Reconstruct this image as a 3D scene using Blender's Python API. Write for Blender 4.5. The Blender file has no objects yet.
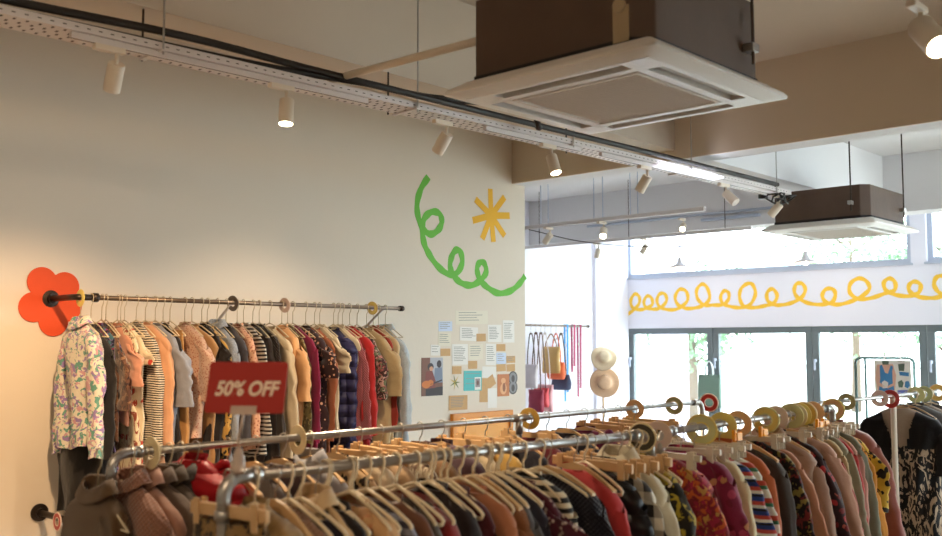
import bpy, math, random
from mathutils import Vector, Matrix, Euler, noise
C = bpy.context.scene.collection
PI = math.pi
R = random.Random(11)
EYE = 1.75                      # camera height above the floor

# ------------------------------------------------------------------ helpers
def lin(c):
    return tuple(((v/255)/12.92 if v/255 <= .04045 else (((v/255)+.055)/1.055)**2.4) for v in c)

class MB:
    """collects vertices and faces of ONE mesh"""
    def __init__(s): s.v = []; s.f = []; s.m = []
    def add(s, vs, fs, mi=0):
        n = len(s.v); s.v += [tuple(v) for v in vs]
        s.f += [tuple(i+n for i in f) for f in fs]; s.m += [mi]*len(fs)
        return s
    def box(s, a, b, mi=0, rz=0, c=None):
        (x0,y0,z0),(x1,y1,z1) = a, b
        vs = [(x0,y0,z0),(x1,y0,z0),(x1,y1,z0),(x0,y1,z0),(x0,y0,z1),(x1,y0,z1),(x1,y1,z1),(x0,y1,z1)]
        if rz:
            c = c or ((x0+x1)/2,(y0+y1)/2)
            vs = [(c[0]+(x-c[0])*math.cos(rz)-(y-c[1])*math.sin(rz), c[1]+(x-c[0])*math.sin(rz)+(y-c[1])*math.cos(rz), z) for x,y,z in vs]
        return s.add(vs, [(0,3,2,1),(4,5,6,7),(0,1,5,4),(1,2,6,5),(2,3,7,6),(3,0,4,7)], mi)
    def loft(s, rings, cap=True, mi=0, closed=True):
        n = len(rings[0]); vs = [p for r in rings for p in r]; fs = []
        for i in range(len(rings)-1):
            for j in range(n if closed else n-1):
                k = (j+1) % n
                fs.append((i*n+j, i*n+k, (i+1)*n+k, (i+1)*n+j))
        if cap: fs.append(tuple(range(n-1,-1,-1))); fs.append(tuple((len(rings)-1)*n+j for j in range(n)))
        return s.add(vs, fs, mi)
    def tube(s, path, r, n=8, mi=0, cap=True):
        path = [Vector(p) for p in path]; rings = []; up = None
        for i, p in enumerate(path):
            t = (path[min(i+1,len(path)-1)] - path[max(i-1,0)]).normalized()
            if up is None:
                up = t.cross(Vector((0,0,1)))
                if up.length < .1: up = t.cross(Vector((1,0,0)))
            up = (up - t*up.dot(t)).normalized(); w = t.cross(up)
            rr = r[i] if isinstance(r,(list,tuple)) else r
            rings.append([p + (up*math.cos(a)+w*math.sin(a))*rr for a in [2*PI*k/n for k in range(n)]])
        return s.loft(rings, cap, mi)
    def lathe(s, prof, o=(0,0,0), axis=(0,0,1), n=24, mi=0, cap=True):
        q = Vector((0,0,1)).rotation_difference(Vector(axis)); o = Vector(o)
        return s.loft([[o + q @ Vector((r*math.cos(2*PI*k/n), r*math.sin(2*PI*k/n), z)) for k in range(n)] for r, z in prof], cap, mi)
    def ring(s, o, axis, ro, ri, th, n=28, mi=0):
        q = Vector((0,0,1)).rotation_difference(Vector(axis)); o = Vector(o); b = th*.3
        prof = [(ri,-th/2),(ro-b,-th/2),(ro,-th/2+b),(ro,th/2-b),(ro-b,th/2),(ri,th/2),(ri,-th/2)]
        return s.loft([[o + q @ Vector((r*math.cos(2*PI*k/n), r*math.sin(2*PI*k/n), z)) for k in range(n)] for r, z in prof], False, mi)
    def poly(s, pts, th, mi=0):
        """flat outline (list of 3d points) extruded by the vector th"""
        n = len(pts); th = Vector(th); a = [Vector(p) for p in pts]
        return s.add(a+[p+th for p in a], [tuple(range(n)), tuple(range(2*n-1,n-1,-1))]+[(i,i+n,(i+1)%n+n,(i+1)%n) for i in range(n)], mi)

def obj(name, mb, mats, parent=None, smooth=False, bevel=0, solid=0):
    me = bpy.data.meshes.new(name); me.from_pydata(mb.v, [], mb.f)
    for m in (mats if isinstance(mats,(list,tuple)) else [mats]): me.materials.append(m)
    me.polygons.foreach_set('material_index', mb.m)
    if smooth: me.polygons.foreach_set('use_smooth', [True]*len(me.polygons))
    me.update()
    o = bpy.data.objects.new(name, me); C.objects.link(o)
    if smooth == 'auto':
        md = o.modifiers.new('e','EDGE_SPLIT'); md.split_angle = math.radians(38)
    if bevel:
        md = o.modifiers.new('b','BEVEL'); md.width = bevel; md.segments = 2; md.limit_method = 'ANGLE'
    if solid:
        md = o.modifiers.new('s','SOLIDIFY'); md.thickness = solid; md.offset = 1
    if parent: o.parent = parent
    return o
def tag(o, label, cat, group=None, kind=None):
    o['label'] = label; o['category'] = cat
    if group: o['group'] = group
    if kind: o['kind'] = kind
    return o
def thing(name, label, cat, loc=(0,0,0), rz=0, group=None):
    o = bpy.data.objects.new(name, None); C.objects.link(o); o.empty_display_size = .05
    o.location = loc; o.rotation_euler = (0,0,rz)
    return tag(o, label, cat, group)
def struct(name, mb, m, **k):
    o = obj(name, mb, m, **k); o['kind'] = 'structure'; return o

# ------------------------------------------------------------------ materials
def newmat(name):
    m = bpy.data.materials.new(name); m.use_nodes = True; nt = m.node_tree; nt.nodes.clear()
    out = nt.nodes.new('ShaderNodeOutputMaterial'); b = nt.nodes.new('ShaderNodeBsdfPrincipled')
    nt.links.new(b.outputs[0], out.inputs[0]); return m, nt, b
def N(nt, t, **k):
    n = nt.nodes.new('ShaderNode'+t)
    for a, v in k.items():
        if a.startswith('i_'): n.inputs[a[2:].replace('_',' ')].default_value = v
        else: setattr(n, a, v)
    return n
def mix(nt, fac, a, b):
    n = nt.nodes.new('ShaderNodeMix'); n.data_type = 'RGBA'
    for i, v in ((0,fac),(6,a),(7,b)):
        if hasattr(v,'is_linked'): nt.links.new(v, n.inputs[i])
        elif i == 0: n.inputs[0].default_value = v
        else: n.inputs[i].default_value = (*v, 1)
    return n.outputs[2]
def math_(nt, op, a, b=0., c=None):
    n = nt.nodes.new('ShaderNodeMath'); n.operation = op
    for i, v in enumerate((a,b) if c is None else (a,b,c)):
        if hasattr(v,'is_linked'): nt.links.new(v, n.inputs[i])
        else: n.inputs[i].default_value = v
    return n.outputs[0]
def pmat(name, col, rough=.6, metal=0., noise_amt=.0, nscale=5., bump=0., bscale=60., emit=None, es=0., spec=None, trans=0.):
    m, nt, b = newmat(name); c = lin(col)
    b.inputs['Roughness'].default_value = rough; b.inputs['Metallic'].default_value = metal
    if spec is not None: b.inputs['Specular IOR Level'].default_value = spec
    b.inputs['Base Color'].default_value = (*c,1)
    tc = N(nt,'TexCoord')
    if noise_amt:
        n = N(nt,'TexNoise', i_Scale=nscale, i_Detail=5.); nt.links.new(tc.outputs['Object'], n.inputs['Vector'])
        nt.links.new(mix(nt, n.outputs[0], tuple(v*(1-noise_amt) for v in c), tuple(min(1,v*(1+noise_amt)) for v in c)), b.inputs['Base Color'])
    if bump:
        n = N(nt,'TexNoise', i_Scale=bscale, i_Detail=4.); nt.links.new(tc.outputs['Object'], n.inputs['Vector'])
        bu = N(nt,'Bump', i_Strength=bump, i_Distance=.01); nt.links.new(n.outputs[0], bu.inputs['Height']); nt.links.new(bu.outputs[0], b.inputs['Normal'])
    if emit: b.inputs['Emission Color'].default_value = (*lin(emit),1); b.inputs['Emission Strength'].default_value = es
    return m

_fab = {}
def fabric(kind, c1, c2=None, c3=None, c4=None, sc=1.):
    key = (kind,c1,c2,c3,c4,sc)
    if key in _fab: return _fab[key]
    def muted(c):            # greys and darkens every swatch evenly
        if c is None: return None
        g = sum(c)/3; return tuple((v*.88+g*.12)*.93 for v in c)
    c1, c2, c3, c4 = map(muted, (c1,c2,c3,c4))
    m, nt, b = newmat('fabric_'+kind); L = nt.links.new
    b.inputs['Roughness'].default_value = .88; b.inputs['Specular IOR Level'].default_value = .2
    b.inputs['Sheen Weight'].default_value = .25 if kind != 'puffer' else 0
    if kind in ('puffer','satin'): b.inputs['Roughness'].default_value = .45
    if kind == 'velvet': b.inputs['Sheen Weight'].default_value = .8
    tc = N(nt,'TexCoord'); P = tc.outputs['Object']; a, q = lin(c1), lin(c2 or c1); r, s = lin(c3 or c2 or c1), lin(c4 or c3 or c2 or c1)
    sep = N(nt,'SeparateXYZ'); L(P, sep.inputs[0]); X, Y, Z = sep.outputs
    h = None
    def nz(scale, det=3.):
        n = N(nt,'TexNoise', i_Scale=scale*sc, i_Detail=det); L(P, n.inputs['Vector']); return n
    def step(v, t): return math_(nt,'GREATER_THAN', v, t)
    if kind in ('plain','velvet','satin','denim','knit','puffer','corduroy'):
        n = nz(9.); col = mix(nt, n.outputs[0], tuple(v*.8 for v in a), tuple(min(1,v*1.2) for v in a))
        if kind == 'denim':
            w = nz(140.,2.); col = mix(nt, math_(nt,'MULTIPLY',w.outputs[0],.5), col, (.75,.78,.8))
        if kind == 'knit':
            w = math_(nt,'MULTIPLY', math_(nt,'SINE',math_(nt,'MULTIPLY',Z,420.*sc)), math_(nt,'SINE',math_(nt,'MULTIPLY',math_(nt,'ADD',X,Y),300.*sc)))
            h = w; col = mix(nt, math_(nt,'MULTIPLY_ADD',w,.25,.3), tuple(v*.6 for v in a), a)
        if kind == 'corduroy':
            h = math_(nt,'SINE',math_(nt,'MULTIPLY',math_(nt,'ADD',X,Y),900.*sc)); col = mix(nt, math_(nt,'MULTIPLY_ADD',h,.3,.4), tuple(v*.6 for v in a), a)
        if kind == 'puffer': h = math_(nt,'ABSOLUTE',math_(nt,'SINE',math_(nt,'MULTIPLY',Z,42.*sc)))
    elif kind in ('hstripe','vstripe','stripe3'):
        n = nz(6.); V = math_(nt,'ADD', X if kind=='vstripe' else Z, math_(nt,'MULTIPLY',n.outputs[0],.012))
        if kind == 'vstripe': V = math_(nt,'ADD', V, Y)
        w = math_(nt,'FRACT', math_(nt,'MULTIPLY', V, 38.*sc))
        col = mix(nt, step(w,.5), a, q)
        if kind == 'stripe3': col = mix(nt, step(w,.72), col, r); col = mix(nt, math_(nt,'MULTIPLY',step(w,.3),math_(nt,'LESS_THAN',w,.45)), col, s)
    elif kind == 'check':
        f = 80.*sc
        w = math_(nt,'ADD', step(math_(nt,'SINE',math_(nt,'MULTIPLY',math_(nt,'ADD',X,Y),f)),0.), step(math_(nt,'SINE',math_(nt,'MULTIPLY',Z,f)),0.))
        col = mix(nt, math_(nt,'MULTIPLY',w,.5), a, q)
    elif kind in ('dots','leopard','floral','paisley'):
        d = nz(14.,2.); vm = N(nt,'VectorMath', operation='MULTIPLY_ADD'); L(d.outputs[1], vm.inputs[0])
        k = .0 if kind=='dots' else .03; vm.inputs[1].default_value = (k,k,k); L(P, vm.inputs[2])
        v = N(nt,'TexVoronoi', i_Scale={'dots':42.,'leopard':28.,'floral':17.,'paisley':26.}[kind]*sc); L(vm.outputs[0], v.inputs['Vector'])
        D = v.outputs['Distance']
        if kind == 'dots': col = mix(nt, math_(nt,'LESS_THAN',D,.32), a, q)
        elif kind == 'leopard':
            rg = math_(nt,'MULTIPLY', step(D,.26), math_(nt,'LESS_THAN',D,.47)); rg = math_(nt,'MULTIPLY', rg, step(nz(30.,1.).outputs[0],.42))
            col = mix(nt, math_(nt,'LESS_THAN',D,.26), a, q); col = mix(nt, rg, col, r)
        elif kind == 'floral':
            n1_ = nz(24.,2.); n1_.inputs['Distortion'].default_value = 1.2
            col = mix(nt, step(n1_.outputs[0],.56), a, q)
            for cc, off, th in ((r,(3.1,.4,1.7),.57),(s,(7.7,5.2,2.9),.6)):
                ad = N(nt,'VectorMath', operation='ADD'); L(P, ad.inputs[0]); ad.inputs[1].default_value = off
                k_ = N(nt,'TexNoise', i_Scale=27.*sc, i_Detail=2., i_Distortion=1.0); L(ad.outputs[0], k_.inputs['Vector']); col = mix(nt, step(k_.outputs[0],th), col, cc)
        else:
            sc_ = N(nt,'SeparateColor'); L(v.outputs['Color'], sc_.inputs[0]); A, B_, G_ = sc_.outputs
            fl = mix(nt, step(A,.33), q, r); fl = mix(nt, step(A,.68), fl, s)
            m1 = math_(nt,'LESS_THAN', D, .5 if kind=='floral' else .42)
            col = mix(nt, math_(nt,'MULTIPLY',m1,step(B_,.2)), a, fl)
            v2 = N(nt,'TexVoronoi', i_Scale=52.*sc); L(vm.outputs[0], v2.inputs['Vector'])
            col = mix(nt, math_(nt,'LESS_THAN',v2.outputs['Distance'],.2), col, s if kind=='floral' else a)
    elif kind == 'camo':
        n = nz(22.,3.); n2 = nz(35.,2.)
        col = mix(nt, step(n.outputs[0],.5), a, q); col = mix(nt, step(n2.outputs[0],.57), col, r)
        col = mix(nt, step(n.outputs[0],.62), col, s)
    elif kind == 'brush':
        n = N(nt,'TexNoise', i_Scale=26.*sc, i_Detail=3., i_Distortion=2.2); mp = N(nt,'Mapping'); mp.inputs['Scale'].default_value = (1.2,1.,.45); mp.inputs['Rotation'].default_value=(0,.5,0)
        L(P, mp.inputs[0]); L(mp.outputs[0], n.inputs['Vector'])
        col = mix(nt, step(n.outputs[0],.53), a, q)
        if c3: col = mix(nt, step(math_(nt,'ADD',Z,math_(nt,'MULTIPLY',n.outputs[0],.1)),-.28), col, r)
    L(col, b.inputs['Base Color'])
    n1 = N(nt,'TexNoise', i_Scale=45., i_Detail=3.); L(P, n1.inputs['Vector'])
    bu = N(nt,'Bump', i_Strength=.35, i_Distance=.006); L(n1.outputs[0], bu.inputs['Height']); nn = bu.outputs[0]
    if h is not None:
        b2 = N(nt,'Bump', i_Strength=.7, i_Distance={'puffer':.03}.get(kind,.003)); L(h, b2.inputs['Height']); L(nn, b2.inputs['Normal']); nn = b2.outputs[0]
    L(nn, b.inputs['Normal'])
    _fab[key] = m; return m

M = dict(
 wall=pmat('wall_paint',(226,214,198),.75,noise_amt=.02,nscale=2,bump=.08,bscale=25),
 ceil=pmat('ceiling_paint',(208,194,178),.8,noise_amt=.04,nscale=1.5,bump=.1,bscale=12),
 ceil2=pmat('ceiling_white_paint',(222,220,222),.8,noise_amt=.03,nscale=1.5,bump=.1,bscale=12),
 beam=pmat('beam_paint',(210,194,174),.8,noise_amt=.04,nscale=1.5,bump=.1,bscale=12),
 white=pmat('window_wall_paint',(226,226,238),.7,noise_amt=.015,nscale=2),
 floor=pmat('floor_concrete',(172,160,146),.5,noise_amt=.15,nscale=1.2),
 frame=pmat('window_frame_green',(106,116,120),.45,noise_amt=.05),
 uframe=pmat('upper_window_frame',(178,186,204),.5),
 steel=pmat('galvanised_pipe',(176,172,168),.32,.85,noise_amt=.18,nscale=14,bump=.08),
 rsteel=pmat('worn_brown_pipe',(128,112,98),.35,.8,noise_amt=.25,nscale=18),
 dsteel=pmat('dark_iron_pipe',(66,56,50),.4,.8,noise_amt=.25,nscale=10),
 cream=pmat('cream_painted_pipe',(214,200,180),.45,noise_amt=.05),
 black=pmat('black_plastic',(28,25,25),.45),
 cable=pmat('black_cable',(34,27,24),.55),
 tray=pmat('tray_white_metal',(214,206,204),.45,.1),
 hole=pmat('punched_hole_dark',(70,58,54),.8),
 lamp=pmat('spotlight_white',(222,208,190),.4),
 acw=pmat('air_conditioner_white',(226,220,214),.38),
 acg=pmat('air_conditioner_grille',(214,204,194),.6),
 acb=pmat('air_conditioner_casing',(86,66,54),.7,noise_amt=.25,nscale=6,bump=.2,bscale=14),
 acd=pmat('casing_dark_edge',(26,21,19),.8),
 wood=pmat('hanger_wood',(206,166,118),.5,noise_amt=.12,nscale=20),
 plastic=pmat('hanger_cream_plastic',(232,212,178),.35),
 clear=pmat('hanger_clear_plastic',(222,208,188),.25),
 wire=pmat('hanger_wire',(206,190,160),.4,.3),
 hook=pmat('hook_chrome',(190,182,170),.3,.8),
 red=pmat('sign_red',(166,46,38),.65,spec=.25), letter=pmat('sign_lettering',(236,214,190),.5),
 acryl=pmat('sign_holder_plastic',(214,190,172),.2),
 petal=pmat('flower_orange_felt',(224,84,44),.9,noise_amt=.08,nscale=12),
 green=pmat('painted_green',(104,186,62),.7,noise_amt=.06,nscale=8), yellow=pmat('painted_amber',(238,180,36),.7,noise_amt=.05,nscale=8),
 lemon=pmat('painted_yellow',(240,192,58),.7,noise_amt=.08,nscale=6),
 ochre=pmat('orange_wood',(222,140,48),.5,noise_amt=.12,nscale=8), ochred=pmat('orange_wood_dark',(168,92,30),.5),
 paper=pmat('paper_white',(236,232,226),.7), paperc=pmat('paper_cream',(230,222,204),.7), paperb=pmat('paper_pale_blue',(204,216,236),.7),
 kraft=pmat('paper_kraft',(204,164,116),.8,noise_amt=.08,nscale=30), teal=pmat('paper_teal',(84,184,184),.6),
 ink=pmat('printed_ink',(150,146,140),.7), inkd=pmat('printed_ink_dark',(70,54,48),.7),
 trunk=pmat('tree_bark',(96,82,68),.9), leaf=pmat('tree_leaf',(110,142,108),.8,noise_amt=.3,nscale=3),
 ground=pmat('outdoor_paving',(190,190,184),.8), colo=pmat('porch_column_paint',(196,188,208),.7),
)
def emis(name, col, s):
    m = bpy.data.materials.new(name); m.use_nodes = True; nt = m.node_tree; nt.nodes.clear()
    o = nt.nodes.new('ShaderNodeOutputMaterial'); e = nt.nodes.new('ShaderNodeEmission')
    e.inputs[0].default_value = (*lin(col),1); e.inputs[1].default_value = s; nt.links.new(e.outputs[0], o.inputs[0]); return m
M['bulb'] = emis('lit_bulb',(255,230,190),40); M['led'] = emis('lit_led_strip',(235,238,255),5)
def glassmat():
    m = bpy.data.materials.new('window_glass'); m.use_nodes = True; nt = m.node_tree; nt.nodes.clear()
    o = nt.nodes.new('ShaderNodeOutputMaterial'); t = nt.nodes.new('ShaderNodeBsdfTransparent'); g = nt.nodes.new('ShaderNodeBsdfGlossy')
    g.inputs['Roughness'].default_value = .03; mx = nt.nodes.new('ShaderNodeMixShader'); mx.inputs[0].default_value = .06
    t.inputs[0].default_value = (.96,.99,.98,1)
    nt.links.new(t.outputs[0], mx.inputs[1]); nt.links.new(g.outputs[0], mx.inputs[2]); nt.links.new(mx.outputs[0], o.inputs[0]); return m
M['glass'] = glassmat()
M['clear'].node_tree.nodes['Principled BSDF'].inputs['Alpha'].default_value = .7
M['acryl'].node_tree.nodes['Principled BSDF'].inputs['Alpha'].default_value = .55
def colmat(name, c, **k): return pmat(name, c, **k)

# ------------------------------------------------------------------ the room
H = EYE+1.86                    # slab soffit
X0, X1, XA, Y0, Y1 = -5.1, 3.0, -8.16, -3.0, 12.0
YB, ZB = 5.91, EYE+1.29          # cross beam over the end of the left wall
struct('floor', MB().box((XA-.2,Y0-.2,-.1),(X1+.2,Y1+.2,0)), M['floor'])
struct('ceiling', MB().box((XA-.2,Y0-.2,H),(X1+.2,YB+.1,H+.15)), M['ceil'])
struct('ceiling_window_bay', MB().box((XA-.2,YB+.1,H),(X1+.2,Y1+.2,H+.15)), M['ceil2'])
struct('beam_cross', MB().box((X0,YB,ZB),(X1,YB+.02,H)), M['beam'])
struct('beam_cross_window_side', MB().box((X0-.2,YB+.02,ZB),(X1,YB+.22,H)), M['ceil2'])
struct('beam_long', MB().box((-3.89,Y0,EYE+1.356),(-3.588,YB,H)), M['ceil'])
struct('beam_long_window_bay', MB().box((-3.86,YB+.22,EYE+1.356),(-3.588,9.8,H)), M['ceil2'])
struct('beam_cross_by_windows', MB().box((XA,9.8,ZB),(X1,10.1,H)), M['ceil2'])
struct('wall_left', MB().box((X0-.2,Y0,0),(X0,6.07,H)), M['wall'])
struct('wall_alcove_side', MB().box((XA-.2,Y0,0),(XA,Y1,H)), M['white'])
struct('wall_back', MB().box((XA-.2,Y0-.2,0),(X1+.2,Y0,H)), M['wall'])
struct('column_alcove', MB().box((XA,11.2,0),(XA+.05,Y1,H)), M['white'])
# right wall, out of view, with windows added to brighten the window bay
def wall_open(name, lo, hi, plane, axis, openings, mat, th=.2):
    """wall along one axis with rectangular openings (a0,a1,z0,z1)"""
    mb = MB()
    cuts = sorted(set([lo,hi]+[o[0] for o in openings]+[o[1] for o in openings]))
    for a, b in zip(cuts, cuts[1:]):
        segs = sorted([(o[2],o[3]) for o in openings if o[0] <= a+1e-6 and o[1] >= b-1e-6]); z = 0
        for s0, s1 in segs+[(H,H)]:
            if s0 > z+1e-6:
                if axis == 'x': mb.box((a,plane,z),(b,plane+th,s0))
                else: mb.box((plane,a,z),(plane+th,b,s0))
            z = s1
    return struct(name, mb, mat)
RW = [(6.4,8.95,.2,3.45),(9.05,11.8,.2,3.45)]
wall_open('wall_right', Y0, Y1, X1, 'y', RW, M['wall'])
def window(name, a0, a1, z0, z1, plane, axis, fm, fw=.05, bars=(), th=.06, dep=.07, handle=None):
    mb = MB(); g = MB()
    def bx(m, a, b, c, d, t0, t1):
        if axis == 'x': m.box((a,plane+t0,c),(b,plane+t1,d))
        else: m.box((plane+t0,a,c),(plane+t1,b,d))
    bx(mb,a0,a1,z0,z0+fw,0,dep); bx(mb,a0,a1,z1-fw,z1,0,dep); bx(mb,a0,a0+fw,z0+fw,z1-fw,0,dep); bx(mb,a1-fw,a1,z0+fw,z1-fw,0,dep)
    for p in bars: bx(mb,p-fw/2,p+fw/2,z0+fw,z1-fw,0,dep)
    f = struct(name, mb, fm, bevel=.004)
    bx(g,a0+fw,a1-fw,z0+fw,z1-fw,dep*.45,dep*.45+.006); obj('pane', g, M['glass'], f)
    if handle:
        hb = MB(); hb.box((handle,plane-.03,1.52),(handle+.025,plane,1.56)).box((handle,plane-.05,1.42),(handle+.02,plane-.03,1.56)); obj('handle', hb, M['uframe'], f, bevel=.004)
    return f
for i, (a,b,c,d) in enumerate(RW): window('window_%d'%(10+i), a, b, c, d, X1+.06, 'y', M['frame'], bars=((a+b)/2,))  # unseen windows, sized for the daylight they let in
# the window wall
ZL, ZU, ZT = EYE+.224, EYE+.962, H-.06
lows = [(-8.13,-6.765),(-6.755,-5.36),(-5.35,-3.965),(-3.955,-2.5),(-2.49,-1.0)]
ups = [(-8.15,-4.10),(-3.92,.2)]
wall_open('wall_window_side', XA-.2, X1+.2, Y1, 'x', [(-8.13,-1.0,.12,ZL),(-8.15,-4.10,ZU,ZT),(-3.92,.2,ZU,ZT),(-.6,2.6,.5,ZL)], M['white'], .24)
for i, (a,b) in enumerate(lows): window('window_%d'%(1+i), a, b, .12, ZL, Y1+.03, 'x', M['frame'], .085, handle=(a+.03))
for i, (a,b) in enumerate(ups): window('window_%d'%(6+i), a, b, ZU, ZT, Y1+.05, 'x', M['uframe'], .06)
window('window_8', -.6, 2.6, .5, ZL, Y1+.05, 'x', M['frame'], .06)
struct('trim_1', MB().box((-8.15,Y1-.03,ZU-.025),(-4.08,Y1+.04,ZU)).box((-3.94,Y1-.03,ZU-.025),(.2,Y1+.04,ZU)), M['uframe'])

# ------------------------------------------------------------------ outdoors
struct('ground', MB().box((-60,12.4,-.35),(40,90,-.25)).box((3.4,-30,-.35),(40,12.4,-.25)), M['ground'])
tag(obj('porch_column', MB().box((-8.9,13.8,-.25),(-8.45,14.25,4.2)).box((-8.98,13.72,-.25),(-8.37,14.33,.1)), M['colo'], bevel=.02), 'lilac grey outdoor column seen through the leftmost glass pane','column')
def tree(x, y, h, r, label):
    t = thing('garden_tree', label, 'tree', (x,y,-.25), 0, 'trees outside the windows')
    tb = MB(); top = Vector((R.uniform(-.3,.3),0,h*.6))
    tb.tube([(0,0,0),(.05,0,h*.3),top,(top.x,0,h*.85)],[.16,.12,.08,.03],8)
    for k in range(9):
        a = R.uniform(0,2*PI); z = h*R.uniform(.3,.75); l = r*R.uniform(.5,.9)
        tb.tube([(top.x*z/h,0,z),(l*.5*math.cos(a),l*.5*math.sin(a),z+.3*l),(l*math.cos(a),l*math.sin(a),z+.35*l)],[.05,.03,.01],5)
    obj('trunk', tb, M['trunk'], t, True)
    lb = MB()
    for k in range(2600):
        d = Vector((R.gauss(0,1),R.gauss(0,1),R.gauss(0,.8))); d = d.normalized()*r*R.uniform(.35,1)
        d = d*(1+.35*noise.noise(d*1.3)); c = Vector((0,0,h*.62))+Vector((d.x,d.y,d.z*.85)); s = R.uniform(.06,.13)
        u = Vector((R.uniform(-1,1),R.uniform(-1,1),R.uniform(-1,1))).normalized(); w = u.cross(Vector((R.uniform(-1,1),R.uniform(-1,1),R.uniform(-1,1)))).normalized()
        lb.add([c-u*s,c-w*s*.45,c+u*s,c+w*s*.45],[(0,1,2,3)])
    o = obj('foliage', lb, M['leaf'], t); o['kind'] = 'stuff'
for x, y, h, r, l in [(-12.4,21,4.4,1.7,'small pale tree outside behind the leftmost window pane'),(-11.6,29,6.6,2.8,'leafy tree outside beyond the second lower window'),
  (-7.4,24,5.4,2.1,'leafy tree outside beyond the third lower window'),(-3.6,20.5,4.4,1.4,'small leafy tree outside beyond the wide mullion at right')]: tree(x,y,h,r,l)
# ------------------------------------------------------------------ painted decorations on the walls
def catmull(pts, n=6):
    out = []; P = [Vector(p) for p in pts]; P = [P[0]*2-P[1]]+P+[P[-1]*2-P[-2]]
    for i in range(1,len(P)-2):
        for k in range(n):
            t = k/n; a,b,c,d = P[i-1:i+3]
            out.append(.5*((2*b)+(c-a)*t+(2*a-5*b+4*c-d)*t*t+(3*b-a-3*c+d)*t**3))
    return out+[P[-2]]
def ribbon(pts2, w, place, th=.0015):
    c = catmull([(p[0],p[1],0) for p in pts2]); mb = MB(); n = len(c); q = []
    for i in range(n):
        t = (c[min(i+1,n-1)]-c[max(i-1,0)]).normalized(); s = Vector((-t.y,t.x,0))*w/2*(1+.12*math.sin(i*.9))
        q.append((c[i]-s, c[i]+s))
    vs = [place(p.x,p.y,th+.00004*(i%40)) for i,ab in enumerate(q) for p in ab]
    vs2 = [place(p.x,p.y,0) for ab in q for p in ab]; m = len(vs)
    fs = [(2*i,2*i+1,2*i+3,2*i+2) for i in range(n-1)]
    fs += [(2*i,2*i+2,m+2*i+2,m+2*i) for i in range(n-1)]+[(2*i+1,m+2*i+1,m+2*i+3,2*i+3) for i in range(n-1)]
    return mb.add(vs+vs2, fs)
onleft = lambda a,b,t=0: (X0+t, a, b)
onwin = lambda a,b,t=0: (a, Y1-t, b)
GP = [(4.9684, 2.9783), (4.8928, 2.8806), (4.8543, 2.7666), (4.8699, 2.6588), (4.9246, 2.5805), (5.0011, 2.5561), (5.0784, 2.6003), (5.1096, 2.6634), (5.078, 2.7186), (5.0004, 2.7198), (4.9302, 2.6689), (4.9064, 2.5921), (4.9251, 2.4884), (4.9711, 2.415), (5.0639, 2.326), (5.174, 2.2721), (5.2701, 2.2839), (5.3286, 2.3642), (5.3089, 2.4448), (5.2569, 2.4548), (5.2119, 2.3976), (5.1993, 2.325), (5.2444, 2.2533), (5.3288, 2.2076), (5.4346, 2.1987), (5.529, 2.2398), (5.5976, 2.3059), (5.5771, 2.3747), (5.5224, 2.376), (5.4952, 2.3235), (5.529, 2.2444), (5.6216, 2.1859), (5.7441, 2.1486), (5.8878, 2.1731), (5.9985, 2.2355), (6.0701, 2.302)]
tag(obj('wall_painting', ribbon(GP, .052, onleft), M['green']), 'looping green curl painted on the left wall near its end','wall painting')
SC = (5.6572, 2.7579); mb = MB()
for e in [(5.6477, 2.9687), (5.8185, 2.9212), (5.8797, 2.7779), (5.8173, 2.6089), (5.6853, 2.5509), (5.5533, 2.5642), (5.4447, 2.699), (5.4752, 2.867)]:
    d = Vector((0,e[0]-SC[0],e[1]-SC[1])); s = Vector((0,-d.z,d.y)).normalized()*.027; c = Vector((X0+.0008+.0001*len(mb.v)/8,SC[0],SC[1]))
    mb.poly([c-s,c+s,c+d+s,c+d-s],(.0012,0,0))
tag(obj('wall_painting', mb, M['yellow']), 'amber eight-armed star burst painted on the left wall','wall painting')
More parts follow.
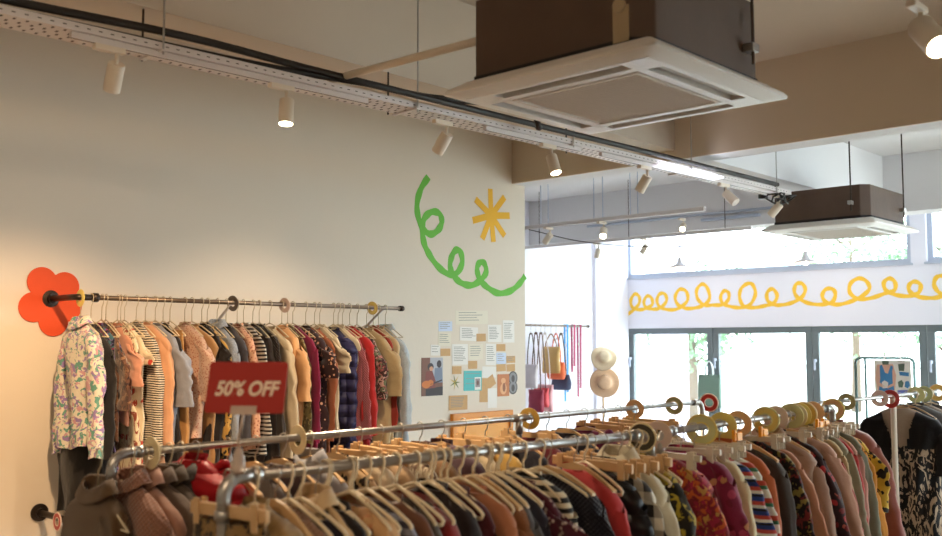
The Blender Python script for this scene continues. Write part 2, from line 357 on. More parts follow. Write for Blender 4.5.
LP = [(-8.1276, 2.1826), (-8.0129, 2.2488), (-7.9214, 2.3415), (-7.9199, 2.4364), (-7.9958, 2.4771), (-8.0653, 2.3838), (-8.0351, 2.2798), (-7.9229, 2.2466), (-7.8111, 2.2628), (-7.6999, 2.3163), (-7.7115, 2.4107), (-7.7861, 2.4395), (-7.8407, 2.3581), (-7.7976, 2.2738), (-7.6573, 2.2477), (-7.5481, 2.2749), (-7.4604, 2.3654), (-7.4888, 2.4593), (-7.5752, 2.4624), (-7.6203, 2.3703), (-7.5698, 2.2754), (-7.42, 2.2345), (-7.2714, 2.2493), (-7.1231, 2.3552), (-7.1414, 2.4838), (-7.2453, 2.5171), (-7.3189, 2.4165), (-7.2788, 2.3047), (-7.146, 2.2462), (-6.9811, 2.253), (-6.8584, 2.2931), (-6.7762, 2.3805), (-6.8132, 2.5257), (-6.893, 2.5759), (-6.9762, 2.4959), (-6.9583, 2.3683), (-6.8586, 2.2859), (-6.7383, 2.2826), (-6.58, 2.2854), (-6.4925, 2.3537), (-6.4906, 2.4421), (-6.5563, 2.4693), (-6.6091, 2.3929), (-6.5796, 2.3031), (-6.4637, 2.2539), (-6.3104, 2.2359), (-6.1769, 2.2742), (-6.0986, 2.4107), (-6.1331, 2.5336), (-6.2079, 2.5542), (-6.3045, 2.488), (-6.3264, 2.366), (-6.2718, 2.2594), (-6.1217, 2.2311), (-5.9728, 2.2514), (-5.8441, 2.2821), (-5.7944, 2.383), (-5.8574, 2.4707), (-5.9318, 2.422), (-5.927, 2.3188), (-5.8445, 2.265), (-5.7579, 2.2555), (-5.6145, 2.2752), (-5.4722, 2.3381), (-5.4103, 2.4364), (-5.4497, 2.5217), (-5.5303, 2.5184), (-5.5575, 2.4251), (-5.5071, 2.3392), (-5.37, 2.2682), (-5.1997, 2.2468), (-5.0645, 2.2758), (-5.0217, 2.3727), (-5.0597, 2.4396), (-5.1436, 2.4362), (-5.1897, 2.362), (-5.1482, 2.2783), (-5.0156, 2.2417), (-4.867, 2.2635), (-4.7033, 2.3294), (-4.5985, 2.4217), (-4.6335, 2.5192), (-4.7284, 2.5557), (-4.8274, 2.4954), (-4.8373, 2.3824), (-4.7362, 2.3047), (-4.5768, 2.3093), (-4.4188, 2.3579), (-4.3005, 2.3945), (-4.2913, 2.4884), (-4.3511, 2.5383), (-4.4206, 2.494), (-4.402, 2.3983), (-4.2962, 2.341), (-4.1455, 2.3171), (-4.025, 2.3532), (-3.9982, 2.4448), (-4.065, 2.4879), (-4.126, 2.4501), (-4.1226, 2.3723), (-4.0266, 2.307), (-3.8806, 2.2868), (-3.7644, 2.3043), (-3.6769, 2.3558), (-3.659, 2.461), (-3.7276, 2.5339), (-3.8141, 2.5289), (-3.8462, 2.4385), (-3.7917, 2.3448), (-3.6793, 2.2894), (-3.5391, 2.2758), (-3.3718, 2.3149), (-3.313, 2.4312), (-3.3926, 2.4942), (-3.4509, 2.4072), (-3.373, 2.2853), (-3.1579, 2.2635)]
tag(obj('wall_painting', ribbon(LP, .05, onwin), M['lemon']), 'long looping yellow line painted above the big windows','wall painting')

# ------------------------------------------------------------------ papers pinned to the end of the left wall
def sheet(k, y0, y1, z0, z1, mat, lines=0, rot=0, name='paper_sheet', cat='paper'):
    t = .0012+.0004*(k%5)
    mb = MB().box((X0+.0004,y0,z0),(X0+t,y1,z1)); cy, cz = (y0+y1)/2,(z0+z1)/2
    if lines:
        for i in range(lines):
            zz = z1-(z1-z0)*(.14+.74*i/lines); w = (y1-y0)*R.uniform(.5,.78)
            mb.box((X0+t,y0+.1*(y1-y0),zz-.0022),(X0+t+.0004,y0+.1*(y1-y0)+w,zz+.0022),1)
    if rot: mb.v = [(x,cy+(y-cy)*math.cos(rot)-(z-cz)*math.sin(rot),cz+(y-cy)*math.sin(rot)+(z-cz)*math.cos(rot)) for x,y,z in mb.v]
    return obj(name, mb, [M[mat], M['ink']])
PAPERS = [(5.2555, 5.6181, 1.9, 2.0039, 'paperc', 4, 0.027, 'wide cream sketch sheet, topmost of the papers on the left wall'), (5.0779, 5.2198, 1.8441, 1.9169, 'paperb', 4, 0.027, 'small pale blue paper at upper left of the pinned papers'), (5.0736, 5.2081, 1.7357, 1.8345, 'paperc', 5, -0.027, 'cream note directly under the small pale blue paper'), (5.3042, 5.5028, 1.7747, 1.8786, 'paper', 6, -0.025, 'white typed sheet under the wide cream sketch sheet'), (5.4851, 5.592, 1.7697, 1.8295, 'kraft', 0, 0.02, 'kraft card overlapping the white typed sheet near the top'), (5.6181, 5.7753, 1.7648, 1.9, 'paper', 8, 0.014, 'tall white typed sheet, second from the wall end, upper row'), (5.7946, 5.9321, 1.7615, 1.9379, 'paper', 9, 0.01, 'tall white sheet pinned closest to the wall end, upper row'), (4.9979, 5.0951, 1.6652, 1.7442, 'paper', 3, -0.012, 'small white card pinned above the guitarist photo'), (5.0973, 5.2011, 1.661, 1.7161, 'kraft', 0, 0.006, 'kraft card beside the small white card above the guitarist photo'), (5.22, 5.3903, 1.5951, 1.749, 'paper', 9, 0.006, 'large white typed sheet above the teal sheet, to its upper left'), (5.4026, 5.5611, 1.632, 1.749, 'paperc', 5, 0.005, 'square cream sheet in the middle of the pinned papers'), (5.592, 5.7138, 1.5866, 1.7524, 'paper', 8, -0.02, 'narrow tall white sheet right of the square cream sheet'), (5.7143, 5.8232, 1.6942, 1.749, 'kraft', 0, -0.004, 'kraft card above the little pale blue card'), (5.7167, 5.8281, 1.5937, 1.6826, 'paperb', 4, -0.006, 'little pale blue card between two kraft cards'), (5.8364, 5.9395, 1.6009, 1.6553, 'kraft', 3, 0.013, 'brown stamped card nearest the wall end, middle row'), (5.7165, 5.8279, 1.5356, 1.5918, 'kraft', 0, 0.03, 'kraft card below the little pale blue card'), (5.8362, 5.9391, 1.5333, 1.59, 'kraft', 0, 0.027, 'kraft card directly below the brown stamped card'), (5.3952, 5.495, 1.561, 1.622, 'kraft', 0, 0.003, 'kraft card just above the teal sheet'), (5.2204, 5.3217, 1.5257, 1.5844, 'kraft', 0, -0.003, 'kraft card to the left above the gold sprig'), (5.3461, 5.5455, 1.3959, 1.547, 'teal', 3, -0.014, 'teal printed sheet in the middle of the wall papers'), (5.5533, 5.7135, 1.4909, 1.5754, 'paper', 0, -0.028, 'blank white sheet behind the top of the kraft arrow piece'), (5.5228, 5.6169, 1.3041, 1.4871, 'kraft', 0, -0.028, 'tall kraft strip right of the small portrait photo'), (5.5788, 5.6976, 1.4097, 1.4942, 'kraft', 0, 0.5, 'tilted kraft square above the low blank white sheet'), (5.6145, 5.7207, 1.2563, 1.4073, 'paper', 0, -0.002, 'low blank white sheet, bottom of the papers'), (5.1852, 5.3855, 1.2587, 1.367, 'kraft', 7, -0.011, 'wood-grain card at the lower left of the papers')]
for k,(y0,y1,z0,z1,mat,lines,rot,lab) in enumerate(PAPERS):
    tag(sheet(k,y0,y1,z0,z1,mat,lines,rot), lab, 'paper', 'papers pinned to the left wall')
# photo of a guitarist, seated figure with an orange guitar, one more standing behind
y0,y1,z0,z1 = (4.9033, 5.1218, 1.3744, 1.6507)
def ell(mb, y, z, ry, rz_, x, mi, n=18): mb.poly([(x,y+ry*math.cos(a),z+rz_*math.sin(a)) for a in [2*PI*k/n for k in range(n)]],(.0005,0,0),mi)
w, h = y1-y0, z1-z0; px = lambda u: y0+u*w; pz = lambda v: z1-v*h
mb = MB().box((X0+.0004,y0,z0),(X0+.002,y1,z1),0)
X = X0+.002
mb.poly([(X,px(.4),pz(0)),(X,px(1),pz(0)),(X,px(1),pz(.62)),(X,px(.4),pz(.62))],(.0003,0,0),1)
mb.poly([(X+.0003,px(.62),pz(.28)),(X+.0003,px(.95),pz(.26)),(X+.0003,px(1),pz(.66)),(X+.0003,px(.58),pz(.66))],(.0003,0,0),2)
ell(mb,px(.82),pz(.17),w*.11,h*.1,X+.0006,3)
mb.poly([(X+.0006,px(.22),pz(.36)),(X+.0006,px(.5),pz(.34)),(X+.0006,px(.66),pz(.62)),(X+.0006,px(.62),pz(.8)),(X+.0006,px(.12),pz(.8))],(.0003,0,0),4)
ell(mb,px(.42),pz(.24),w*.14,h*.1,X+.0009,3); ell(mb,px(.45),pz(.29),w*.09,h*.06,X+.0012,5)
ell(mb,px(.22),pz(.7),w*.2,h*.1,X+.0012,6); ell(mb,px(.42),pz(.66),w*.14,h*.08,X+.0014,6)
mb.poly([(X+.0016,px(.4),pz(.68)),(X+.0016,px(.95),pz(.58)),(X+.0016,px(.95),pz(.62)),(X+.0016,px(.4),pz(.72))],(.0003,0,0),3)
mb.poly([(X+.0003,px(.2),pz(.82)),(X+.0003,px(1),pz(.76)),(X+.0003,px(1),pz(1)),(X+.0003,px(.2),pz(1))],(.0003,0,0),3)
tag(obj('photo_print', mb, [colmat('photo_brown',(122,78,60)),colmat('photo_grey',(176,176,184)),colmat('photo_blue_grey',(120,130,150)),colmat('photo_dark',(52,40,42)),colmat('photo_maroon',(128,60,50)),colmat('photo_skin',(206,150,116)),colmat('photo_orange',(212,120,50))]),
  'photo print of a seated guitarist with another figure behind, on left wall','photo print')
y0,y1,z0,z1 = (5.7268, 5.8674, 1.3408, 1.5132)
w, h = y1-y0, z1-z0
mb = MB().box((X0+.0004,y0,z0),(X0+.002,y1,z1),0); ell(mb,px(.5),pz(.3),w*.2,h*.13,X,1); ell(mb,px(.5),pz(.66),w*.28,h*.26,X,1); ell(mb,px(.55),pz(.6),w*.12,h*.2,X+.0006,2)
tag(obj('photo_print', mb, [colmat('print_orange',(196,120,70)),colmat('print_peach',(226,170,120)),colmat('print_brown',(150,90,60))]), 'small orange print of a figure near the wall end','photo print')
y0,y1,z0,z1 = (5.4649, 5.5328, 1.4014, 1.497)
w, h = y1-y0, z1-z0
mb = MB().box((X0+.002,y0,z0),(X0+.0035,y1,z1),0); mb.box((X0+.0035,y0+.12*w,z0+.22*h),(X0+.004,y1-.12*w,z1-.1*h),1); ell(mb,px(.5),pz(.45),w*.18,h*.2,X0+.004,2)
tag(obj('photo_print', mb, [M['paper'],colmat('portrait_grey',(150,140,140)),colmat('portrait_brown',(110,80,70))]), 'small portrait photo overlapping the edge of the teal sheet','photo print')
for j,(cy,cz) in enumerate([(5.9142, 1.4806), (5.9138, 1.4063)]):
    mb = MB(); ell(mb,cy,cz,.055,.055,X0+.0004,0); ell(mb,cy,cz,.045,.044,X0+.001,1); ell(mb,cy,cz-.005,.02,.028,X0+.0016,0)
    tag(obj('round_badge', mb, [colmat('badge_dark',(84,78,78)),colmat('badge_grey',(140,138,140))]), ['upper','lower'][j]+' dark round badge beside the orange print at wall end','badge')
cy, cz = (5.2517, 1.4641); mb = MB()
for k in range(7):
    a = k*.9; mb.poly([(X0+.001+.0003*k,cy+.008*math.cos(a+1.6),cz+.008*math.sin(a+1.6)),(X0+.001+.0003*k,cy+.06*math.cos(a),cz+.06*math.sin(a)),(X0+.001+.0003*k,cy-.008*math.cos(a+1.6),cz-.008*math.sin(a+1.6))],(.001,0,0),k%2)
tag(obj('pressed_sprig', mb, [colmat('sprig_green',(120,126,70)),colmat('sprig_gold',(206,178,96))]), 'small green and gold sprig pinned left of the teal sheet','decoration')
# orange framed board under the papers
y0,y1,z1 = (5.2003, 5.8778, 1.2332)
t = thing('framed_board','orange wooden framed board standing against the left wall below the papers','board',(X0,(y0+y1)/2,z1-.9))
hw = (y1-y0)/2
obj('panel', MB().box((.004,-hw+.03,.03),(.022,hw-.03,.87)), colmat('board_amber',(236,160,62),rough=.5,noise_amt=.1,nscale=6), t)
for a,b,c,d in ((-hw,hw,.86,.9),(-hw,hw,0,.04),(-hw,-hw+.04,.04,.86),(hw-.04,hw,.04,.86)): obj('frame_rail', MB().box((.002,a,c),(.035,b,d)), M['ochre'], t, bevel=.003)
obj('leg', MB().box((.004,-hw+.05,-(z1-.9)),(.03,-hw+.1,0)), M['ochre'], t); obj('leg', MB().box((.004,hw-.1,-(z1-.9)),(.03,hw-.05,0)), M['ochre'], t)

# ------------------------------------------------------------------ cassette air conditioners
def aircon(x, y, z, label, hangers, flange):
    t = thing('air_conditioner', label, 'air conditioner', (x,y,z)); a = .475
    mb = MB()       # panel: rounded square, four slots left open round a grille
    def sq(r, zz, rad=.05):
        pts = []
        for cx_, cy_, s in ((1,1,0),(-1,1,1),(-1,-1,2),(1,-1,3)):
            for k in range(5):
                an = PI/2*s+PI/2*k/4; pts.append(Vector((cx_*(r-rad)+rad*math.cos(an), cy_*(r-rad)+rad*math.sin(an), zz)))
        return pts
    mb.loft([sq(.42,.06,.02),sq(a-.01,.03,.02),sq(a,.018,.02),sq(a,.010,.02),sq(a-.03,.002,.03),sq(.42,-.004,.06),sq(.40,-.006,.06)],cap=False)
    # ring between the outer slope and the grille, with the slots
    def slab(m, x0, y0, x1, y1, z0=-.006, z1=.03): m.box((x0,y0,z0),(x1,y1,z1))
    for s in (-1,1):
        for ax in (0,1):
            def put(u0,v0,u1,v1,z0=-.006,z1=.03,m=mb):
                u0,u1 = sorted((s*u0,s*u1))
                if ax == 0: m.box((u0,v0,z0),(u1,v1,z1))
                else: m.box((v0,u0,z0),(v1,u1,z1))
            put(.388,-.388,.41,.388); put(.29,-.29,.326,.29); put(.326,-.326,.388,-.295); put(.326,.295,.388,.326)
    for sx in (-1,1):
        for sy in (-1,1): mb.box((min(sx*.29,sx*.41),min(sy*.29,sy*.41),-.0055),(max(sx*.29,sx*.41),max(sy*.29,sy*.41),.03))
    obj('panel', mb, M['acw'], t, 'auto')
    dk = MB().box((-.395,-.395,.04),(.395,.395,.05)); obj('air_duct', dk, M['acd'], t)
    for s in (-1,1):
        for ax in (0,1):
            m = MB(); c = .356*s
            if ax == 0: m.add([(c-.003,-.285,.004),(c-.003,.285,.004),(c+.002,.285,.016),(c+.002,-.285,.016)],[(0,1,2,3)])
            else: m.add([(-.285,c-.003,.004),(.285,c-.003,.004),(.285,c+.002,.016),(-.285,c+.002,.016)],[(0,1,2,3)])
            obj('louvre', m, M['acw'], t, solid=.003)
    g = MB(); g.box((-.285,-.285,-.002),(.285,.285,.012)); 
    for k in range(26): yy = -.262+k*.021; g.box((-.262,yy-.004,-.0065),(.262,yy+.004,-.002))
    g.box((-.285,-.285,-.009),(.285,-.27,-.002)).box((-.285,.27,-.009),(.285,.285,-.002)).box((-.285,-.27,-.009),(-.27,.27,-.002)).box((.27,-.27,-.009),(.285,.27,-.002))
    obj('grille', g, [M['acg']], t)
    b = .385; c = MB(); ch = .06
    oct_ = [(-b,-b),(b-ch,-b),(b,-b+ch),(b,b),(-b,b)]
    c.loft([[Vector((p[0],p[1],zz)) for p in oct_] for zz in (.06,.33 if not flange else .385)]); o = obj('casing', c, M['acb'], t, bevel=.006)
    r = MB()
    r.loft([[Vector((p[0]*1.008,p[1]*1.008,zz)) for p in oct_] for zz in (.05,.085)]); obj('casing_rim', r, M['acd'], t)
    if flange:
        p = MB().box((b-ch-.07,-b-.004,.075),(b-ch-.005,-b,.2)); p.lathe([(.025,0),(.025,.012),(.001,.012)],(b-ch-.038,-b-.004,.2),(0,-1,0)); obj('service_plate', p, colmat('plate_tan',(172,150,118),rough=.5), t, bevel=.003)
    for hx, hy in ((-b-.03,-b+.08),(b+.03,b-.08),(-b-.03,b-.08)) + (() if flange else ((b-.12,-b-.03),)):
        m = MB().tube([(hx,hy,.12),(hx,hy,H-z)], .006, 6); hr = obj('hanging_rod', m, M['dsteel'], t)
        k = MB().box((min(hx,hx*.93),hy-.025,.17),(max(hx,hx*.93)+.012,hy+.025,.2)).lathe([(.001,0),(.014,0),(.014,.012),(.001,.012)],(hx,hy,.175),(0,0,1),6); obj('bracket', k, M['steel'], hr)
    return t
ac1 = aircon(-2.12,3.075,EYE+.938,'brown-cased ceiling air conditioner hung closest to the camera, above the racks',1,True)
ac2 = aircon(-3.29,7.99,EYE+.922,'farther brown-cased ceiling air conditioner, hung near the upper windows',1,False)
# conduit from the tray to the near unit
tag(obj('conduit_pipe', MB().tube([(-3.55, 2.814, 2.982),(-2.56, 2.765, 2.943)],.017,10), M['cream'], smooth=True),'thin cream conduit running from the cable tray to the near air conditioner','pipe')

# ------------------------------------------------------------------ cable tray with cable, lights under it
_before = set(C.objects)
TX, TZ = -3.44, EYE+1.15       # right edge and underside
TY0, TY1 = .2, 7.13
t = thing('cable_tray','long white perforated cable tray hung below the ceiling','cable tray',(TX-.11,0,TZ))
mb = MB().box((-.105,TY0,0),(.055,TY1,.003)).box((.052,TY0,.003),(.055,TY1,.028)).box((-.105,TY0,.003),(-.102,TY1,.028)).box((.045,TY0,.028),(.055,TY1,.03))
obj('channel', mb, M['tray'], t)
hb = MB(); k = 0; y = TY0+.05
while y < TY1-.05:
    for j in range(4):
        xx = -.085+j*.038; s = .5*(j%2)*.03
        hb.box((xx-.009,y+s,-.0008),(xx+.009,y+s+.009,0))
    hb.box((.0548,y,.013),(.0556,y+.014,.017)); y += .045
obj('perforation', hb, M['hole'], t)['kind'] = 'stuff'
hr = MB()
for yy in (1.90,3.24,4.45,5.70,6.88):
    r = MB().tube([(.064,yy,-.02),(.064,yy,H-TZ)],.0045,6); obj('hanging_rod', r, M['steel'], t); obj('support_bracket', MB().box((-.115,yy-.012,-.008),(.075,yy+.012,-.001)), M['tray'], t)
for yy in (1.9,3.2,4.6,):
    r = MB().tube([(-.112,yy,-.01),(-.112,yy,(EYE+1.356)-TZ if yy<9 else H-TZ)],.005,6); obj('threaded_stub', r, M['dsteel'], t)
def cable(pts, r, label, name='cable'):
    return tag(obj(name, MB().tube(catmull(pts,5), r, 8), M['cable'], smooth=True), label, 'cable')
cable([(TX-.08,.3,TZ+.055),(TX-.09,1.2,TZ+.06),(TX-.08,2.0,TZ+.085),(TX-.09,2.6,TZ+.08),(TX-.04,3.1,TZ+.06),(TX-.05,4,TZ+.06),(TX-.04,5.2,TZ+.055),(TX-.05,6.9,TZ+.05)],.017,'thick black cable bundle lying along the top of the cable tray')
cable([(TX-.12,.3,TZ+.03),(TX-.13,2.2,TZ+.05),(TX-.08,2.9,TZ+.07),(TX-.07,3.3,TZ+.075),(TX,3.75,TZ+.1),(TX+.06,3.95,TZ+.085),(TX+.08,4.0,TZ+.01),(TX+.03,4.05,TZ+.02)],.016,'thinner black cable that droops off the tray edge beside the near air conditioner')
cable([(TX-.14+.05,4.2,TZ+.03),(TX-.085,5.5,TZ+.03),(TX-.14+.05,7.0,TZ+.03)],.012,'thin black cable in the window end of the tray')
# tangled coil at the tray's end
pts = [(TX-.06+.07*math.cos(a*1.3)+.02*math.sin(a*3),6.95+.12*math.sin(a*1.1),TZ-.055+.03*math.sin(a*1.7)) for a in [k*.55 for k in range(38)]]
tag(obj('cable_coil', MB().tube(pts,.007,6), M['cable'], smooth=True), 'tangled black cable coil hanging at the end of the tray','cable')
# black clamps hanging beyond the tray
for n_, (yy, xx, z0, z1) in enumerate(((8.01,-4.2,EYE+1.285,EYE+1.50),(8.73,-4.2,EYE+1.39,EYE+1.49))):
    c_ = thing('pipe_insulation',['taller','shorter'][n_]+' black insulation sleeve on a rod beyond the window end of the tray','insulation sleeve',(xx,yy,z0))
    obj('sleeve', MB().lathe([(.001,0),(.04,0),(.042,.01),(.042,z1-z0-.01),(.04,z1-z0),(.001,z1-z0)],(0,0,0),(0,0,1),16), M['cable'], c_, True)
    obj('rod', MB().tube([(0,0,z1-z0-.005),(0,0,H-z0)],.005,6), M['dsteel'], c_)
# light tracks below the tray
def track(y0, y1, label):
    o = tag(obj('light_track', MB().box((TX-.095,y0,TZ-.024),(TX-.070,y1,TZ-.001)).box((TX-.0865,y0,TZ-.0245),(TX-.0785,y1,TZ-.023),1), [M['tray'],M['black']], bevel=.002), label, 'light track','light tracks under the tray'); return o
for a,b,l in ((1.55,2.95,'white light track under the tray, at its end away from the windows'),(3.75,4.55,'white light track under the tray, beside the near air conditioner'),(4.75,7.0,'white light track under the tray, at its window end')): track(a,b,l)
tag(obj('led_batten', MB().box((TX-.055,5.32,TZ-.014),(TX+.0,6.029,TZ-.001)), M['led'], bevel=.004), 'bright white lit LED strip fixed under the tray','lamp')
SPOTS = []
def spot(loc, aim, label, lit, power=0, L=.112, r=.032, col=(1,.76,.5), size=70, mount=True, stem=.045, group='track spotlights', q=.9, blend=.6):
    t = thing('track_spotlight', label, 'spotlight', loc, 0, group)
    d = Vector(aim).normalized()
    if mount: obj('adapter', MB().box((-.016,-.06,-.022),(.016,.06,0)), M['lamp'], t, bevel=.003)
    piv = Vector((0,.03 if mount else 0,-.022-stem))
    obj('stem', MB().tube([(0,piv.y,-.02),piv+Vector((0,0,-.0))],.008,10), M['lamp'], t, True)
    a = piv - d*L*.06
    h = MB().lathe([(.001,0),(r*.93,0),(r,.004),(r,L),(r*.9,L),(r*.88,L-.006),(.001,L-.008)],a,d,28)
    hd = obj('lamp_head', h, M['lamp'], t, 'auto')
    hd2 = MB().lathe([(.001,L-.005),(r*.88,L-.005),(r*.88,L+.001),(.001,L+.002)],a,d,24)
    obj('lens', hd2, M['bulb'] if lit else M['acg'], hd)
    if power:
        l = bpy.data.lights.new('spot_beam','SPOT'); l.energy = power; l.color = col; l.spot_size = math.radians(size); l.spot_blend = blend; l.shadow_soft_size = .03
        o = bpy.data.objects.new('spot_beam', l); C.objects.link(o); o.location = Vector(loc)+a+d*(L+.01); o.rotation_euler = d.to_track_quat('-Z','Y').to_euler()
    return t
SX = TX-.083; SZ = TZ-.024
for y, aim, lab, lit, pw in [(1.699, (-0.6, 0.12, -0.8), 'track spotlight nearest the top left corner, aimed at the wall', False, 130), (2.474, (0.1, -0.1, -1), 'lit track spotlight above the wall rail, second from the left', True, 170), (3.444, (-0.62, -0.05, -0.75), 'dull-lensed track spotlight above the green painted curl, tilted to wall', False, 70), (4.265, (0.35, -0.05, -0.9), 'lit track spotlight in front of the wall end', True, 50), (5.21, (-0.6, 0.0, -0.8), 'unlit track spotlight just left of the lit LED strip', False, 0), (6.174, (0.75, -0.05, -0.7), 'track spotlight tilted toward the racks, beyond the LED strip', False, 0), (6.957, (-0.72, 0, -0.72), 'track spotlight at the very end of the tray by the cable coil', False, 0)]:
    spot((SX,y,SZ), aim, lab, lit, pw, col=(1,.66,.36) if y < 2.2 else (1,.77,.52), size=115 if lit else 85, blend=.8)  # a beam is added even to some heads whose lens stays dull
# the whole tray runs slightly askew to the wall
_rt = Matrix.Translation((TX,.2,0)) @ Matrix.Rotation(-.0274,4,'Z') @ Matrix.Translation((-TX,-.2,0))
for o in set(C.objects)-_before:
    if o.parent is None:
        m_ = _rt @ Matrix.LocRotScale(o.location, o.rotation_euler, o.scale); l_, q_, s_ = m_.decompose(); o.location = l_; o.rotation_euler = q_.to_euler()
# big lit spotlight at the upper right on its own short tray
t = thing('cable_tray','short white tray crossing the upper right corner','cable tray',(-.72,2.33,EYE+1.16))
obj('channel', MB().box((-.06,-1.3,0),(.06,1.25,.003)).box((.057,-1.3,.003),(.06,1.25,.05)).box((-.06,-1.3,.003),(-.057,1.25,.05)), M['tray'], t)
obj('light_track', MB().box((-.05,-1.2,-.03),(-.015,1.2,-.001)), M['tray'], t, bevel=.002)
for yy in (-.9,.9): obj('hanging_rod', MB().tube([(.065,yy,-.01),(.065,yy,H-EYE-1.16)],.0045,6), M['dsteel'], t)
spot((-1.079,3.3,2.87), (.5,-.45,-.65), 'large lit spotlight at the top right corner under its own tray', True, 120, r=.042, L=.15, stem=.05)
# unseen lamps added behind the camera to light the racks and left wall
for x, y, aim, lab in ((.4,-.9,(-.62,.55,-.6),'added fill spotlight, unseen behind the camera, aimed at the racks'),(-1.2,-1.2,(-.7,.5,-.55),'added fill spotlight, unseen behind the camera, aimed at the left wall')):
    spot((x,y,H-.001), aim, lab, True, 60, stem=.25, size=100)

# far track in the window bay
t = thing('light_track','white light track crossing the window bay','light track',(-4.6,7.3,EYE+1.12),0)
obj('rail', MB().box((-1.7,-.018,0),(.45,.018,.035)), M['tray'], t, bevel=.003)
for xx in (-1.33,-1.24,-.7,-.6,-.3,-.22): obj('hanging_rod', MB().tube([(xx,0,.03),(xx,0,H-EYE-1.12)],.004,6), M['uframe'], t)
t = thing('light_track','second white light track nearer the big windows','light track',(-5.6,9.2,EYE+1.17),0)
obj('rail', MB().box((-2.3,-.018,0),(.9,.018,.035)), M['tray'], t, bevel=.003)
for xx in (-1.9,-.6,.6): obj('hanging_rod', MB().tube([(xx,0,.03),(xx,0,H-EYE-1.17)],.004,6), M['dsteel'], t)
for loc, aim, lab, lit, pw in [((-5.84, 7.3, 2.87), (-0.7, 0.1, -0.6), 'dim far spotlight nearest the wall end, tilted left', False, 0), ((-5.213, 7.3, 2.87), (0.35, -0.6, -0.6), 'glowing far spotlight on the bay track, near the column', True, 14), ((-6.64, 9.2, 2.92), (-0.3, 0, -1), 'dim far spotlight hanging beyond the glowing one', False, 0), ((-5.991, 9.2, 2.92), (-0.5, -0.1, -0.8), 'dim far spotlight in front of the upper window left end', False, 0), ((-5.693, 9.5, 3.15), (0.3, -0.7, -0.5), 'brightly glowing spotlight above the left pendant lamp', True, 14)]:
    spot(loc, aim, lab, lit, pw, size=110, col=(1,.86,.7), stem=.05)
tag(obj('conduit_pipe', MB().tube([(-7.2,9.78,EYE+1.46),(-4.75,9.78,EYE+1.46)],.015,8).box((-5.6,9.75,EYE+1.38),(-4.9,9.8,EYE+1.41)), M['uframe'], smooth=False),'grey conduit fixed along the beam by the windows','pipe')
tag(obj('cable', MB().tube(catmull([(-6.1,7.32,EYE+1.12),(-5.6,7.6,EYE+.98),(-5.0,8.1,EYE+.93),(-4.3,8.6,EYE+1.0),(-4.2,9.1,EYE+1.17)],6),.005,6), M['cable'], smooth=True),'thin cable sagging between the two bay light tracks','cable')
# pendant lamps
def pendant(x, y, z, label, pw):
    t = thing('pendant_lamp', label, 'pendant lamp', (x,y,z), 0, 'pendant lamps in the window bay')
    obj('cord', MB().tube([(0,0,.13),(0,0,H-z)],.004,6), M['uframe'], t)
    s = MB().lathe([(.018,.13),(.024,.125),(.024,.085),(.034,.08),(.038,.06),(.06,.045),(.12,.02),(.155,.0),(.153,-.004),(.118,.014),(.055,.038),(.03,.05)],(0,0,0),(0,0,1),28,cap=False)
    obj('lamp_shade', s, colmat('enamel_shade',(182,176,180),rough=.3), t, True)
    obj('bulb', MB().lathe([(.001,-.03),(.016,-.026),(.025,-.012),(.025,.002),(.014,.03),(.012,.05),(.001,.05)],(0,0,0),(0,0,1),16), M['bulb'], t, True)
    l = bpy.data.lights.new('pendant_light','POINT'); l.energy = pw; l.color = (1,.8,.55); l.shadow_soft_size = .03
    o = bpy.data.objects.new('pendant_light', l); C.objects.link(o); o.location = (x,y,z-.04)
for x,y,z,l in [(-6.635, 11.0, 2.735, 'pendant lamp with flared metal shade, left one of the two'), (-4.945, 11.0, 2.705, 'pendant lamp with flared metal shade below the farther air conditioner')]: pendant(x,y,z,l,8)
